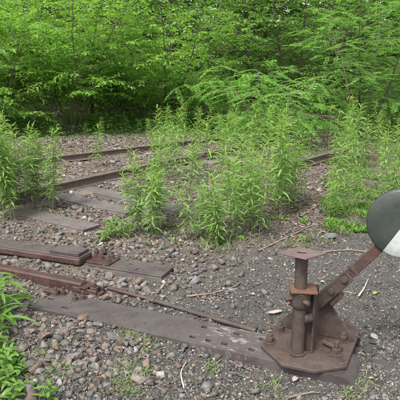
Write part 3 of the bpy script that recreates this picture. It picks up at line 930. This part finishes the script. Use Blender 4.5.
def tree_meshes(seed, height, stems, spread, r0, mat, leaf=(0.085, 0.045), tmpl=LEAF4, first=0.22, branch_step=0.16, twig_step=0.13,
                twig_len=(0.25, 0.5), leaf_step=0.038, droop=-0.05, pinnate=False, branch_len=0.42):
    r = np.random.default_rng(seed)
    wood, twigs = [], []
    LP, LD, LN, LL, LW = [], [], [], [], []
    for s in range(stems):
        az = 2 * np.pi * (s + r.uniform(-.35, .35)) / max(stems, 1)
        d0 = np.array([math.cos(az) * spread, math.sin(az) * spread, 1.0])
        L = height * r.uniform(0.8, 1.12)
        b0 = np.array([math.cos(az), math.sin(az), 0]) * (0.05 if stems > 1 else 0) + np.array([0, 0, -0.06])
        pts = grow(r, b0, d0, L, 12, 0.07, 0.02 if spread > .3 else 0.05)
        wood.append((pts, np.linspace(r0, r0 * 0.18, 13)))
        nb = int(L * (1 - first) / branch_step)
        for k in range(nb):
            t = first + (1 - first) * (k + r.random()) / nb
            f = t * 12; i = min(int(f), 11)
            p = pts[i] + (pts[i + 1] - pts[i]) * (f - i)
            sd = pts[i + 1] - pts[i]; sd /= np.linalg.norm(sd)
            a = r.uniform(0, 2 * np.pi)
            side = np.array([math.cos(a), math.sin(a), 0.0])
            bd = side * 1.0 + sd * 0.45 + np.array([0, 0, r.uniform(-.05, .3)])
            bl_ = height * branch_len * (1.05 - 0.75 * t) * r.uniform(.6, 1.15)
            bp = grow(r, p, bd, bl_, 6, 0.09, droop)
            wood.append((bp, np.linspace(r0 * 0.30 * (1.1 - t * .6), r0 * 0.07, 7)))
            nt_ = max(2, int(bl_ / twig_step))
            for q in range(nt_):
                u = 0.15 + 0.85 * (q + r.random()) / nt_
                g = u * 6; j = min(int(g), 5)
                tp = bp[j] + (bp[j + 1] - bp[j]) * (g - j)
                bd2 = bp[j + 1] - bp[j]; bd2 /= np.linalg.norm(bd2)
                sidev = np.cross(bd2, (0, 0, 1.0)) * (1 if q % 2 else -1)
                td = bd2 * 0.7 + sidev * r.uniform(.5, 1.1) + np.array([0, 0, r.uniform(-.25, .35)])
                tl = r.uniform(*twig_len)
                tw = grow(r, tp, td, tl, 4, 0.10, droop * 1.6)
                twigs.append((tw, np.linspace(0.0035, 0.0012, 5)))
                nl = max(3, int(tl / leaf_step))
                v = (np.arange(nl) + 0.6 + r.uniform(-.2, .2, nl)) / nl * 4 * 0.999
                ii = v.astype(int); fr = (v - ii)[:, None]
                lp = tw[ii] + (tw[ii + 1] - tw[ii]) * fr
                ld = tw[ii + 1] - tw[ii]; ld /= np.linalg.norm(ld, axis=1, keepdims=True)
                sv = np.cross(ld, np.array([0, 0, 1.0])); sv /= np.maximum(np.linalg.norm(sv, axis=1, keepdims=True), 1e-6)
                if pinnate:
                    for sg in (1, -1):
                        LP.append(lp); LD.append(ld * 0.35 + sv * sg + r.normal(0, .10, (nl, 3)) + np.array([0, 0, -.18]))
                        LN.append(np.array([0, 0, 1.0]) + r.normal(0, .22, (nl, 3)))
                        tap = 0.55 + 0.45 * np.sin(np.pi * np.clip((np.arange(nl) + 1) / (nl + 1), 0, 1))
                        LL.append(leaf[0] * tap * r.uniform(.85, 1.1, nl)); LW.append(leaf[1] * tap * r.uniform(.85, 1.1, nl))
                else:
                    sg = np.where(np.arange(nl) % 2, 1.0, -1.0)[:, None]
                    LP.append(lp); LD.append(ld * 0.7 + sv * sg * 0.9 + r.normal(0, .28, (nl, 3)) + np.array([0, 0, -.22]))
                    LN.append(np.array([0, 0, 1.0]) + r.normal(0, .38, (nl, 3)))
                    LL.append(leaf[0] * r.uniform(.6, 1.2, nl)); LW.append(leaf[1] * r.uniform(.6, 1.2, nl))
    V1, F1 = tubes(wood, 6)
    V2, F2 = tubes(twigs, 3)
    trunk = np_mesh('trunk', np.concatenate([V1, V2]), [F1, F2 + len(V1)], M_bark, True)
    V, F = leaves(np.concatenate(LP), np.concatenate(LD), np.concatenate(LN), np.concatenate(LL), np.concatenate(LW), tmpl)
    crown = np_mesh('crown', V, F, mat)
    return trunk, crown

def plant_tree(name, meshes, x, y, rz, s, label, cat, group):
    e = empty(name, (x, y, float(hz(x, y))), rz, label, cat, group)
    e.scale = (s, s, s)
    link('trunk', meshes[0], e)
    c = link('crown', meshes[1], e); c['kind'] = 'stuff'
    return e

T_shrubA = tree_meshes(21, 3.6, 10, 0.62, 0.024, M_leaf_shrub, (0.105, 0.054), first=0.26, branch_step=0.13, twig_step=0.10)
T_shrubB = tree_meshes(22, 3.2, 8, 0.75, 0.022, M_leaf_shrub, (0.10, 0.052), first=0.20, branch_step=0.13, twig_step=0.10)
T_locA = tree_meshes(31, 1.75, 5, 0.7, 0.016, M_leaf_locust, (0.072, 0.030), QUADL, first=0.25, branch_step=0.12, twig_step=0.13, twig_len=(.38, .62), leaf_step=0.027, droop=-0.10, pinnate=True, branch_len=0.62)
T_locB = tree_meshes(32, 3.6, 4, 0.45, 0.026, M_leaf_locust, (0.060, 0.027), QUADL, first=0.12, branch_step=0.12, twig_step=0.11, twig_len=(.3, .5), leaf_step=0.024, droop=-0.07, pinnate=True, branch_len=0.45)
T_wood = [tree_meshes(41 + i, 6.5, 2, 0.25, 0.065, M_leaf_wood, (0.13, 0.075), QUADL, first=0.05, branch_step=0.12, twig_step=0.17, twig_len=(.35, .7), leaf_step=0.055, droop=-0.03, branch_len=0.34) for i in range(2)]

G_SH, G_LO, G_WO = 'broad-leaved shrubs at the edge of the wood', 'feather-leaved saplings at the edge of the wood', 'trees of the wood behind'
plant_tree('broadleaf_shrub', T_shrubA, -3.0, 12.3, 0.3, 1.0, 'tall bright green many-stemmed shrub rising behind the far rail', 'shrub', G_SH)
plant_tree('broadleaf_shrub', T_shrubB, -4.7, 11.6, 1.9, 1.05, 'bushy green shrub at the wood edge, outermost beyond the many-stemmed one', 'shrub', G_SH)
plant_tree('broadleaf_shrub', T_shrubB, -1.1, 13.6, 4.1, 1.15, 'spreading shrub with a long leafy bough arching over the clearing', 'shrub', G_SH)
plant_tree('broadleaf_shrub', T_shrubA, -5.4, 14.0, 2.2, 1.1, 'dense shrub standing behind the many-stemmed shrub', 'shrub', G_SH)
plant_tree('locust_sapling', T_locA, 1.55, 10.4, 0.4, 1.1, 'low sapling with drooping feathery leaves above the pale rail', 'sapling', G_LO)
plant_tree('locust_sapling', T_locB, 3.5, 11.2, 1.0, 1.0, 'tall feather-leaved sapling over the right-hand weeds', 'sapling', G_LO)
plant_tree('locust_sapling', T_locB, 5.3, 12.6, 3.0, 1.1, 'feather-leaved tree furthest from the many-stemmed shrub', 'sapling', G_LO)
plant_tree('locust_sapling', T_locA, 0.55, 12.4, 2.4, 1.2, 'small feather-leaved sapling between the shrub bough and the drooping sapling', 'sapling', G_LO)
for i, (x, y, rz, s) in enumerate(((-6.5, 17.5, 0, 1.0), (-3.4, 16.6, 1.2, .95), (-0.8, 17.8, 2.5, 1.0), (1.6, 16.2, 3.6, .9), (3.9, 17.0, 4.4, 1.0), (6.6, 16.0, 5.1, 1.0),
                                   (-9.0, 14.5, .7, 1.0), (9.0, 13.5, 1.7, 1.0), (-5.2, 21, 2, 1.2), (-1.8, 22, 3, 1.25), (1.8, 21.5, 4, 1.2), (5.2, 21.5, 5, 1.25), (8.5, 20, 6, 1.2), (-8.8, 20, .3, 1.2), (-4.3, 18.8, 4, 1), (0.4, 19.2, 5.5, 1), (2.9, 18.9, .9, 1.05), (-2.2, 15.2, 1.6, .8), (2.6, 14.6, 2.8, .75), (5.2, 18.6, 2.1, 1))):
    plant_tree('wood_tree', T_wood[i % 2], x, y, rz, s, 'dark green tree in the wood behind the bright shrubs and saplings', 'tree', G_WO)

# the depth of the wood: leaves only, one mass
n = 110000
P = np.stack([rng.uniform(-22, 22, n), rng.uniform(24, 31, n), rng.uniform(0.0, 13, n) ** 1.0], -1)
P[:, 2] += hz(P[:, 0], P[:, 1])
V, F = leaves(P, rng.normal(0, 1, (n, 3)) * [1, 1, .5], np.array([0, 0, 1.0]) + rng.normal(0, .5, (n, 3)), rng.uniform(.25, .45, n), rng.uniform(.15, .28, n), QUADL)
o = link('far_wood', np_mesh('far_wood', V, F, M_leaf_wood))
tag(o, 'deep green mass of the far wood behind all the trees', 'wood', kind='stuff')

# low growth under the trees
n = 26000
P = np.stack([rng.uniform(-10, 10, n), rng.uniform(12.6, 22, n), 1.3 * rng.random(n) ** 1.6], -1)
n2 = 7000                       # the lower fringe between the far rail and the trees
Q = np.stack([rng.uniform(-6, 6, n2), np.zeros(n2), 0.24 * rng.random(n2) ** 1.5], -1)
Q[:, 1] = np.where(Q[:, 0] < 0.3, 11.9 + 0.3 * Q[:, 0] * (Q[:, 0] > -2) - 0.6 * (Q[:, 0] <= -2), 11.2) + 3.0 * rng.random(n2)
P = np.concatenate([P, Q]); n = len(P)
P[:, 2] += hz(P[:, 0], P[:, 1])
V, F = leaves(P, rng.normal(0, 1, (n, 3)) * [1, 1, .4], np.array([0, 0, 1.0]) + rng.normal(0, .45, (n, 3)), rng.uniform(.09, .17, n) * np.where(P[:, 1] < 13, .55, 1), rng.uniform(.05, .10, n) * np.where(P[:, 1] < 13, .45, 1), QUADL)
o = link('undergrowth', np_mesh('undergrowth', V, F, M_leaf_wood))
tag(o, 'low tangled green undergrowth filling the floor of the wood', 'undergrowth', kind='stuff')

# ------------------------------------------------------------------ goldenrod and other weeds
def weed_mesh(seed, h, n_leaf, ll=0.122, lw=0.0165):
    r = np.random.default_rng(seed)
    pts = grow(r, (0, 0, -0.02), (r.normal(0, .06), r.normal(0, .06), 1), h, 8, 0.035, 0.03)
    Vs, Fs = tubes([(pts, np.linspace(0.0042, 0.0016, 9))], 5)
    stem = np_mesh('stem', Vs, Fs, M_stem, True)
    t = 0.14 + 0.86 * (np.arange(n_leaf) + r.uniform(-.3, .3, n_leaf)) / n_leaf
    t = np.clip(t, .1, .999) ** 0.85
    f = t * 8; i = np.minimum(f.astype(int), 7)
    p = pts[i] + (pts[i + 1] - pts[i]) * (f - i)[:, None]
    az = np.arange(n_leaf) * 2.4 + r.normal(0, .3, n_leaf)
    rise = np.where(t < .8, r.uniform(-.25, .4, n_leaf), r.uniform(.25, 1.1, n_leaf))
    D = np.stack([np.cos(az), np.sin(az), rise], -1)
    N = np.stack([-np.cos(az) * rise * .8, -np.sin(az) * rise * .8, np.ones(n_leaf)], -1) + r.normal(0, .2, (n_leaf, 3))
    sz = (0.62 + 0.5 * np.sin(np.pi * np.clip(t * 0.85 + .05, 0, 1))) * np.where(t > .95, .8, 1)
    # side shoots tucked in the leaf axils make the top bushier
    LL_, LW_ = ll * sz * r.uniform(.8, 1.2, n_leaf), lw * sz * r.uniform(.85, 1.25, n_leaf)
    hi = t > r.uniform(.72, .82)
    V, F = leaves(p[~hi], D[~hi], N[~hi], LL_[~hi], LW_[~hi], LANCE)
    Vt, Ft = leaves(p[hi], D[hi], N[hi], LL_[hi], LW_[hi], LANCE)
    tip = np_mesh('top_leaves', Vt, Ft, M_leaf_tip)
    k = int(n_leaf * .7)
    j = r.choice(np.where(t > .35)[0], k)
    p2 = p[j] + D[j] * r.uniform(.01, .035, k)[:, None]
    D2 = D[j] * .6 + r.normal(0, .35, (k, 3)) + np.array([0, 0, .7])
    V2, F2 = leaves(p2, D2, np.cross(D2, np.cross(np.array([0, 0, 1.0]), D2)) + r.normal(0, .2, (k, 3)), ll * .5 * r.uniform(.6, 1.2, k), lw * .7 * r.uniform(.7, 1.2, k), LANCE)
    foli = np_mesh('leaves', np.concatenate([V, V2]), np.concatenate([F, F2 + len(V)]), M_leaf_weed)
    return stem, foli, tip
WEEDS = [weed_mesh(70 + i, h, n_) for i, (h, n_) in enumerate(((1.0, 58), (0.95, 56), (1.08, 62), (0.85, 52), (0.9, 58), (1.0, 64), (0.75, 46), (0.65, 42)))]

def goldenrod(x, y, height, label, group, name='goldenrod'):
    k = random.randrange(len(WEEDS))
    nominal = (1.0, .95, 1.08, .85, .9, 1.0, .75, .65)[k]
    e = empty(name, (x, y, float(hz(x, y))), random.uniform(0, 6.28), label, 'weed', group)
    s = height / nominal
    e.scale = (s ** .5, s ** .5, s)
    e.rotation_euler = (random.gauss(0, .05), random.gauss(0, .05), e.rotation_euler.z)
    link('stem', WEEDS[k][0], e)
    l_ = link('leaves', WEEDS[k][1], e); l_['kind'] = 'stuff'
    l_ = link('top_leaves', WEEDS[k][2], e); l_['kind'] = 'stuff'
    return e

def clump(n, px_rng, py_rng, h_rng, label, group, name='goldenrod'):
    c = 0
    while c < n:
        p = ground_point(random.uniform(*px_rng), random.uniform(*py_rng), 0.0)
        if on_metal(p.x, p.y, 0.02): continue
        goldenrod(p.x, p.y, random.uniform(*h_rng), label, group, name); c += 1
# clump at the track's far left
clump(10, (-6, 18), (214, 226), (.72, .98), 'tall goldenrod in the dense stand beside the ends of the two brown sleepers', 'goldenrod beside the sleepers')
clump(18, (12, 56), (207, 222), (.5, .88), 'tall goldenrod in the dense stand beside the ends of the two brown sleepers', 'goldenrod beside the sleepers')
p = ground_point(95, 172); goldenrod(p.x, p.y, 0.66, 'lone goldenrod growing between the two rusty rails', 'goldenrod between the rails')
p = ground_point(99, 170); goldenrod(p.x, p.y, 0.45, 'lone goldenrod growing between the two rusty rails', 'goldenrod between the rails')
GC, LC = 'goldenrod in the middle clump', 'goldenrod in the big clump between the sleeper ends and the open cinder'
clump(9, (138, 168), (232, 246), (.5, .82), LC, GC)
clump(10, (186, 222), (232, 249), (.3, .62), LC, GC)
clump(14, (222, 262), (222, 242), (.5, .92), LC, GC)
clump(12, (262, 300), (200, 226), (.6, 1.02), LC, GC)
clump(7, (150, 210), (205, 228), (.6, .95), LC, GC)
clump(9, (200, 290), (190, 212), (.6, 1.05), LC, GC)
clump(8, (130, 240), (172, 192), (.6, .95), LC, GC)
GR, LR = 'goldenrod on the verge beyond the lever', 'goldenrod on the green verge beyond the lever and its round weight'
clump(7, (330, 366), (192, 228), (.25, .5), LR, GR)
clump(13, (330, 415), (168, 200), (.45, .85), LR, GR)
clump(16, (325, 415), (152, 172), (.6, .95), LR, GR)
clump(6, (372, 420), (196, 220), (.3, .55), LR, GR)
GB, LB = 'weeds at the foot of the wood', 'weed growing at the foot of the wood beyond the rails'
clump(24, (150, 275), (141, 166), (.5, .85), LB, GB, 'tall_weed')
clump(16, (40, 200), (131, 140), (.3, .6), LB, GB, 'tall_weed')
clump(9, (335, 420), (140, 152), (.5, .9), LB, GB, 'tall_weed')

# near weeds whose single leaves can be told apart: every leaf a part of its own
def lance_leaf_mesh(seed, L, Wd, droop):
    r = random.Random(seed)
    n = 7; vs, fs = [], []
    for i in range(n + 1):
        t = i / n
        w = Wd * (math.sin(math.pi * min(1, t * .92 + .06)) ** .8) * (1 if i < n else 0.02)
        z = 0.22 * L * t - droop * L * t * t
        x = L * t * (1 - 0.12 * t)
        vs += [(x, w * .5, z + w * .16), (x, 0, z), (x, -w * .5, z + w * .16)]
    for i in range(n):
        a, b_ = 3 * i, 3 * (i + 1)
        fs += [(a, a + 1, b_ + 1, b_), (a + 1, a + 2, b_ + 2, b_ + 1)]
    me = bpy.data.meshes.new('leaf'); me.from_pydata(vs, [], fs)
    me.polygons.foreach_set('use_smooth', [True] * len(me.polygons))
    me.materials.append(M_leaf_herb)
    return me
LEAFMS = [lance_leaf_mesh(i, L, w, d) for i, (L, w, d) in enumerate(((.23, .022, .5), (.27, .025, .6), (.17, .020, .35), (.085, .020, .4), (.07, .020, .5), (.055, .019, .4)))]
def leafy_plant(x, y, h, n, kinds, label, group, lean=(0, 0), whorl=False):
    e = empty('leafy_weed', (x, y, float(hz(x, y))), random.uniform(0, 6.28), label, 'weed', group)
    r = np.random.default_rng(int(abs(x * 1000) + y * 77))
    pts = grow(r, (0, 0, -.02), (lean[0], lean[1], 1), h, 6, .05, .02)
    V, F = tubes([(pts, np.linspace(.0045, .002, 7))], 6)
    link('stem', np_mesh('stem', V, F, M_stem, True), e)
    for k in range(n):
        t = (0.25 + 0.75 * (k + .5) / n) if not whorl else (0.55 + .45 * (k + .5) / n)
        f = t * 6; i = min(int(f), 5)
        p = pts[i] + (pts[i + 1] - pts[i]) * (f - i)
        s = random.uniform(.75, 1.15) * (1 - 0.35 * max(0, t - .7) / .3)
        link('leaf', LEAFMS[random.choice(kinds)], e, p, (random.gauss(0, .2), -random.uniform(-.1, .55) - .5 * max(0, t - .75), k * 2.4 + random.gauss(0, .2)), (s, s, s))
    return e
GN, LN1 = 'leafy weeds at the near corner', 'fresh weed with long narrow blades hanging over the end of the punched sleeper'
for px, py, h, n in ((-3, 318, .22, 16), (7, 320, .20, 14), (-9, 308, .26, 16), (2, 334, .15, 12), (-6, 326, .24, 14)):
    p = ground_point(px, py)
    leafy_plant(p.x, p.y, h, n, (0, 1, 2), LN1, GN, (.05, 0))
LN2 = 'low broad-leaved weed in the near corner below the long-bladed ones'
for px, py, h, n in ((2, 372, .12, 18), (14, 366, .09, 14), (-2, 392, .14, 18), (10, 392, .10, 16), (22, 380, .06, 10), (4, 355, .10, 14), (-8, 362, .14, 14), (50, 404, .10, 12), (16, 404, .1, 14), (-4, 345, .12, 14), (8, 381, .13, 16), (20, 371, .05, 8), (1, 362, .14, 16), (26, 392, .05, 9), (13, 376, .09, 12)):
    p = ground_point(px, py)
    leafy_plant(p.x, p.y, h, n, (3, 4, 5), LN2, GN)
LN3 = 'low bright herb sprawling over the ballast in front of the goldenrod clump'
for px, py, h, n in ((104, 243, .14, 14), (112, 240, .17, 14), (119, 242, .18, 16), (127, 240, .16, 14), (115, 236, .2, 14), (133, 236, .14, 10)):
    p = ground_point(px, py)
    leafy_plant(p.x, p.y, h, n, (2, 3, 3, 4), LN3, 'low herbs by the ballast')

# grass and ground cover
def turf(name, pts, hr, wr, mat, label, tmpl=LANCE, spread=0.5, per=5):
    n = len(pts)
    P = np.repeat(pts, per, axis=0) + rng.normal(0, .012, (n * per, 2))
    m_ = len(P)
    z = hz(P[:, 0], P[:, 1]) - .004
    P3 = np.column_stack([P, z])
    az = rng.uniform(0, 6.28, m_)
    D = np.stack([np.cos(az) * spread, np.sin(az) * spread, rng.uniform(.5, 1.2, m_)], -1)
    N = np.stack([-np.cos(az), -np.sin(az), np.full(m_, spread)], -1) + rng.normal(0, .2, (m_, 3))
    V, F = leaves(P3, D, N, rng.uniform(*hr, m_), rng.uniform(*wr, m_), tmpl)
    o = link(name, np_mesh(name, V, F, mat))
    return tag(o, label, 'grass' if 'grass' in name else 'ground cover', kind='stuff')
def region(n, px, py):
    a = np.array([ground_point(random.uniform(*px), random.uniform(*py))[:2] for _ in range(n)])
    return a[metal_mask(a, .01)]
def thin(P, s, th, k=0):
    return P[gnoise(P, s, k) > th]
vp = np.concatenate([thin(region(1300, (322, 420), (160, 216)), 2.6, 0.06), thin(region(550, (326, 420), (205, 228)), 3.4, 0.16), thin(region(260, (322, 420), (222, 242)), 4.5, 0.2, 4), thin(region(120, (150, 330), (236, 256)), 4.5, 0.2, 4), thin(region(900, (300, 420), (140, 165)), 1.5, -.3)])
turf('grass', vp, (.04, .12), (.004, .008), M_grass, 'short patchy grass on the verge beyond the lever')
hp = np.concatenate([thin(region(1500, (325, 420), (165, 232)), 2.0, 0.0, 3), thin(region(150, (145, 305), (185, 248)), 2.0, 0.0, 3), thin(region(900, (20, 260), (131, 141)), .8, -.3, 5)])
turf('ground_cover', hp, (.035, .075), (.014, .026), M_leaf_herb, 'low leafy ground cover under the weeds', LEAF4, 0.9, 6)
fp = np.concatenate([thin(region(900, (20, 250), (345, 400)), 5.0, 0.16, 9), thin(region(200, (250, 400), (372, 400)), 5.0, 0.12, 9), thin(region(200, (110, 150), (318, 345)), 6, .05, 2)])
turf('short_grass', fp, (.015, .045), (.003, .006), M_grass, 'sparse tiny grass tufts among the near gravel', LANCE, .9, 4)

# dead leaves and chips lying on the track bed
def litter(n, px, py, sizes, seed):
    P = region(n, px, py)
    return P
lp = np.concatenate([region(2200, (50, 330), (160, 250)), region(700, (250, 345), (175, 245)), region(450, (0, 400), (245, 400)), region(3000, (0, 400), (133, 160)), region(160, (20, 170), (305, 400))])
m_ = len(lp)
P3 = np.column_stack([lp, hz(lp[:, 0], lp[:, 1]) + rng.uniform(.004, .022, m_)])
az = rng.uniform(0, 6.28, m_)
V, F = leaves(P3, np.stack([np.cos(az), np.sin(az), rng.normal(0, .15, m_)], -1), np.array([0, 0, 1.0]) + rng.normal(0, .3, (m_, 3)), rng.uniform(.4, 1, m_) * np.clip(.011 * lp[:, 1], .02, .085), rng.uniform(.2, .55, m_) * np.clip(.011 * lp[:, 1], .02, .085), LEAF4)
o = link('leaf_litter', np_mesh('leaf_litter', V, F, M_litter))
tag(o, 'brown dead leaves and chips strewn over track bed and yard', 'leaf litter', kind='stuff')

tp = np.concatenate([region(500, (20, 400), (255, 400)), region(500, (50, 330), (165, 255))])
m_ = len(tp)
az = rng.uniform(0, 6.28, m_)
V, F = leaves(np.column_stack([tp, hz(tp[:, 0], tp[:, 1]) + rng.uniform(.006, .02, m_)]), np.stack([np.cos(az), np.sin(az), rng.normal(0, .12, m_)], -1), np.array([0, 0, 1.0]) + rng.normal(0, .5, (m_, 3)), rng.uniform(.02, .09, m_), rng.uniform(.0025, .005, m_), LANCE)
o = link('twig_litter', np_mesh('twig_litter', V, F, M_litter))
tag(o, 'bits of straw and broken twig strewn over gravel and cinder', 'twigs', kind='stuff')

# ------------------------------------------------------------------ sticks, log, single bits
def stick(pxs, r, mat, label, z=0.012, name='dead_stick', taper=0.5):
    pts = [ground_point(x, y, z) for x, y in pxs]
    for p in pts: p.z = float(hz(p.x, p.y)) + z
    path = np.array([tuple(p) for p in catmull(pts, 5)])
    o0 = path[0].copy(); o0[2] = 0
    path = path - o0
    path[:, 2] += rng.normal(0, r * .25, len(path))
    V, F = tubes([(path, np.linspace(r, r * taper, len(path)))], 7)
    o = link(name, np_mesh(name, V, F, mat, True), None, tuple(o0))
    return tag(o, label, 'stick', 'dead sticks on the ground')
stick([(186, 299), (210, 296), (233, 288), (240, 283)], .0065, M_stick, 'bent dry stick on the cinder behind the throw rod')
stick([(184, 388), (181, 374), (186, 363)], .004, M_stick_pale, 'thin straw-coloured twig lying below the punched sleeper')
stick([(258, 252), (288, 239), (310, 228)], .008, M_stick, 'long dry stick lying in front of the weeds behind the stand')
stick([(322, 254), (350, 251), (380, 253)], .007, M_stick, 'dark straight stick on the cinder below the round weight')
stick([(288, 397), (305, 392), (320, 390)], .005, M_stick, 'short twig on the cinder in front of the stand')
stick([(358, 297), (364, 290), (368, 281)], .007, M_stick_pale, 'pale bleached wood splinter on the cinder under the lever', taper=.3)
stick([(300, 219), (318, 204), (322, 196)], .010, M_stick, 'dead branch lying on the litter beside the right-hand weeds')
pp = ground_point(322, 131); 
lo = np.array([(-1.0, 0.15, 0.36), (-.3, 0.02, .33), (.4, 0, .30), (1.3, -.1, .34)])
V, F = tubes([(lo + np.array([0, 0, 0]), [.05, .055, .05, .035])] + [(np.array([(.5, 0, .3), (.52, .05, -.05)]), [.03, .03]), (np.array([(-.7, .1, .34), (-.72, .1, -.05)]), [.03, .03])], 9)
o = link('fallen_log', np_mesh('fallen_log', V, F, M_bark, True), None, (pp.x, pp.y, float(hz(pp.x, pp.y))))
tag(o, 'thin dark fallen log propped level under the drooping sapling', 'log')
for i, (px, y0, h) in enumerate(((328, 152, .85), (287, 160, 1.15))):
    p = ground_point(px, y0)
    pth = grow(np.random.default_rng(i), (0, 0, -.03), (.02, 0, 1), h, 6, .03, .02)
    V, F = tubes([(pth, np.linspace(.0055, .003, 7))], 6)
    o = link('dry_stalk', np_mesh('dry_stalk', V, F, M_stick, True), None, (p.x, p.y, float(hz(p.x, p.y))))
    tag(o, 'pale dry stalk standing upright among the weeds near the pale rail', 'stalk', 'dry stalks')
# curled pale paper-like leaf by the stand
def curled(px, py, L, Wd, mat, label, rz, name):
    vs, fs = [], []
    for i in range(7):
        for j in range(5):
            u, v = i / 6 - .5, j / 4 - .5
            w = math.cos(u * math.pi * .9) ** .5
            vs.append((u * L, v * Wd * w, 0.25 * Wd * (4 * v * v) + 0.1 * L * math.sin(5 * u) * .3 + .006))
    for i in range(6):
        for j in range(4):
            a = i * 5 + j
            fs.append((a, a + 1, a + 6, a + 5))
    me = bpy.data.meshes.new(name); me.from_pydata(vs, [], fs); me.materials.append(mat)
    p = ground_point(px, py, .01)
    o = link(name, me, None, (p.x, p.y, float(hz(p.x, p.y)) + .004), (0, 0, rz))
    return tag(o, label, 'leaf')
M_pale = leaf_mat('bleached_leaf', [(0, (.27, .21, .19)), (1, (.34, .27, .24))], (.3, .22, .2), .15, .8)
M_yel = leaf_mat('yellow_leaf', [(0, (.22, .26, .06)), (1, (.26, .29, .07))], (.25, .28, .04), .2, .6)
curled(275, 313, .085, .035, M_pale, 'pale pinkish dead leaf curled on the cinder behind the stand base', .2, 'dead_leaf')
curled(375, 295, .045, .025, M_yel, 'small yellow-green fallen leaf on the cinder below the weight', .8, 'fallen_leaf')
curled(295, 378, .04, .025, M_pale, 'small pale leaf scrap in front of the stand base', 1.0, 'dead_leaf')
# yellow flower heads of two weeds
M_flower = leaf_mat('yellow_flower', [(0, (.34, .33, .06)), (1, (.42, .40, .08))], (.4, .38, .06), .3, .6)
for px, py, hgt in ((346, 150, .9), (354, 151, .85), (336, 150, .76)):
    p = ground_point(px, py)
    e = goldenrod(p.x, p.y, hgt, 'weed topped with a small yellow flower head at the wood edge', 'yellow-flowered weeds', 'flowering_weed')
    k = 34
    P3 = np.column_stack([rng.normal(0, .028, k), rng.normal(0, .028, k), np.full(k, hgt / e.scale.z) + rng.normal(0.0, .012, k)])
    V, F = leaves(P3, rng.normal(0, 1, (k, 3)), rng.normal(0, 1, (k, 3)), np.full(k, .022), np.full(k, .014), QUADL)
    f_ = link('flower_head', np_mesh('flower_head', V, F, M_flower), e); f_['kind'] = 'stuff'
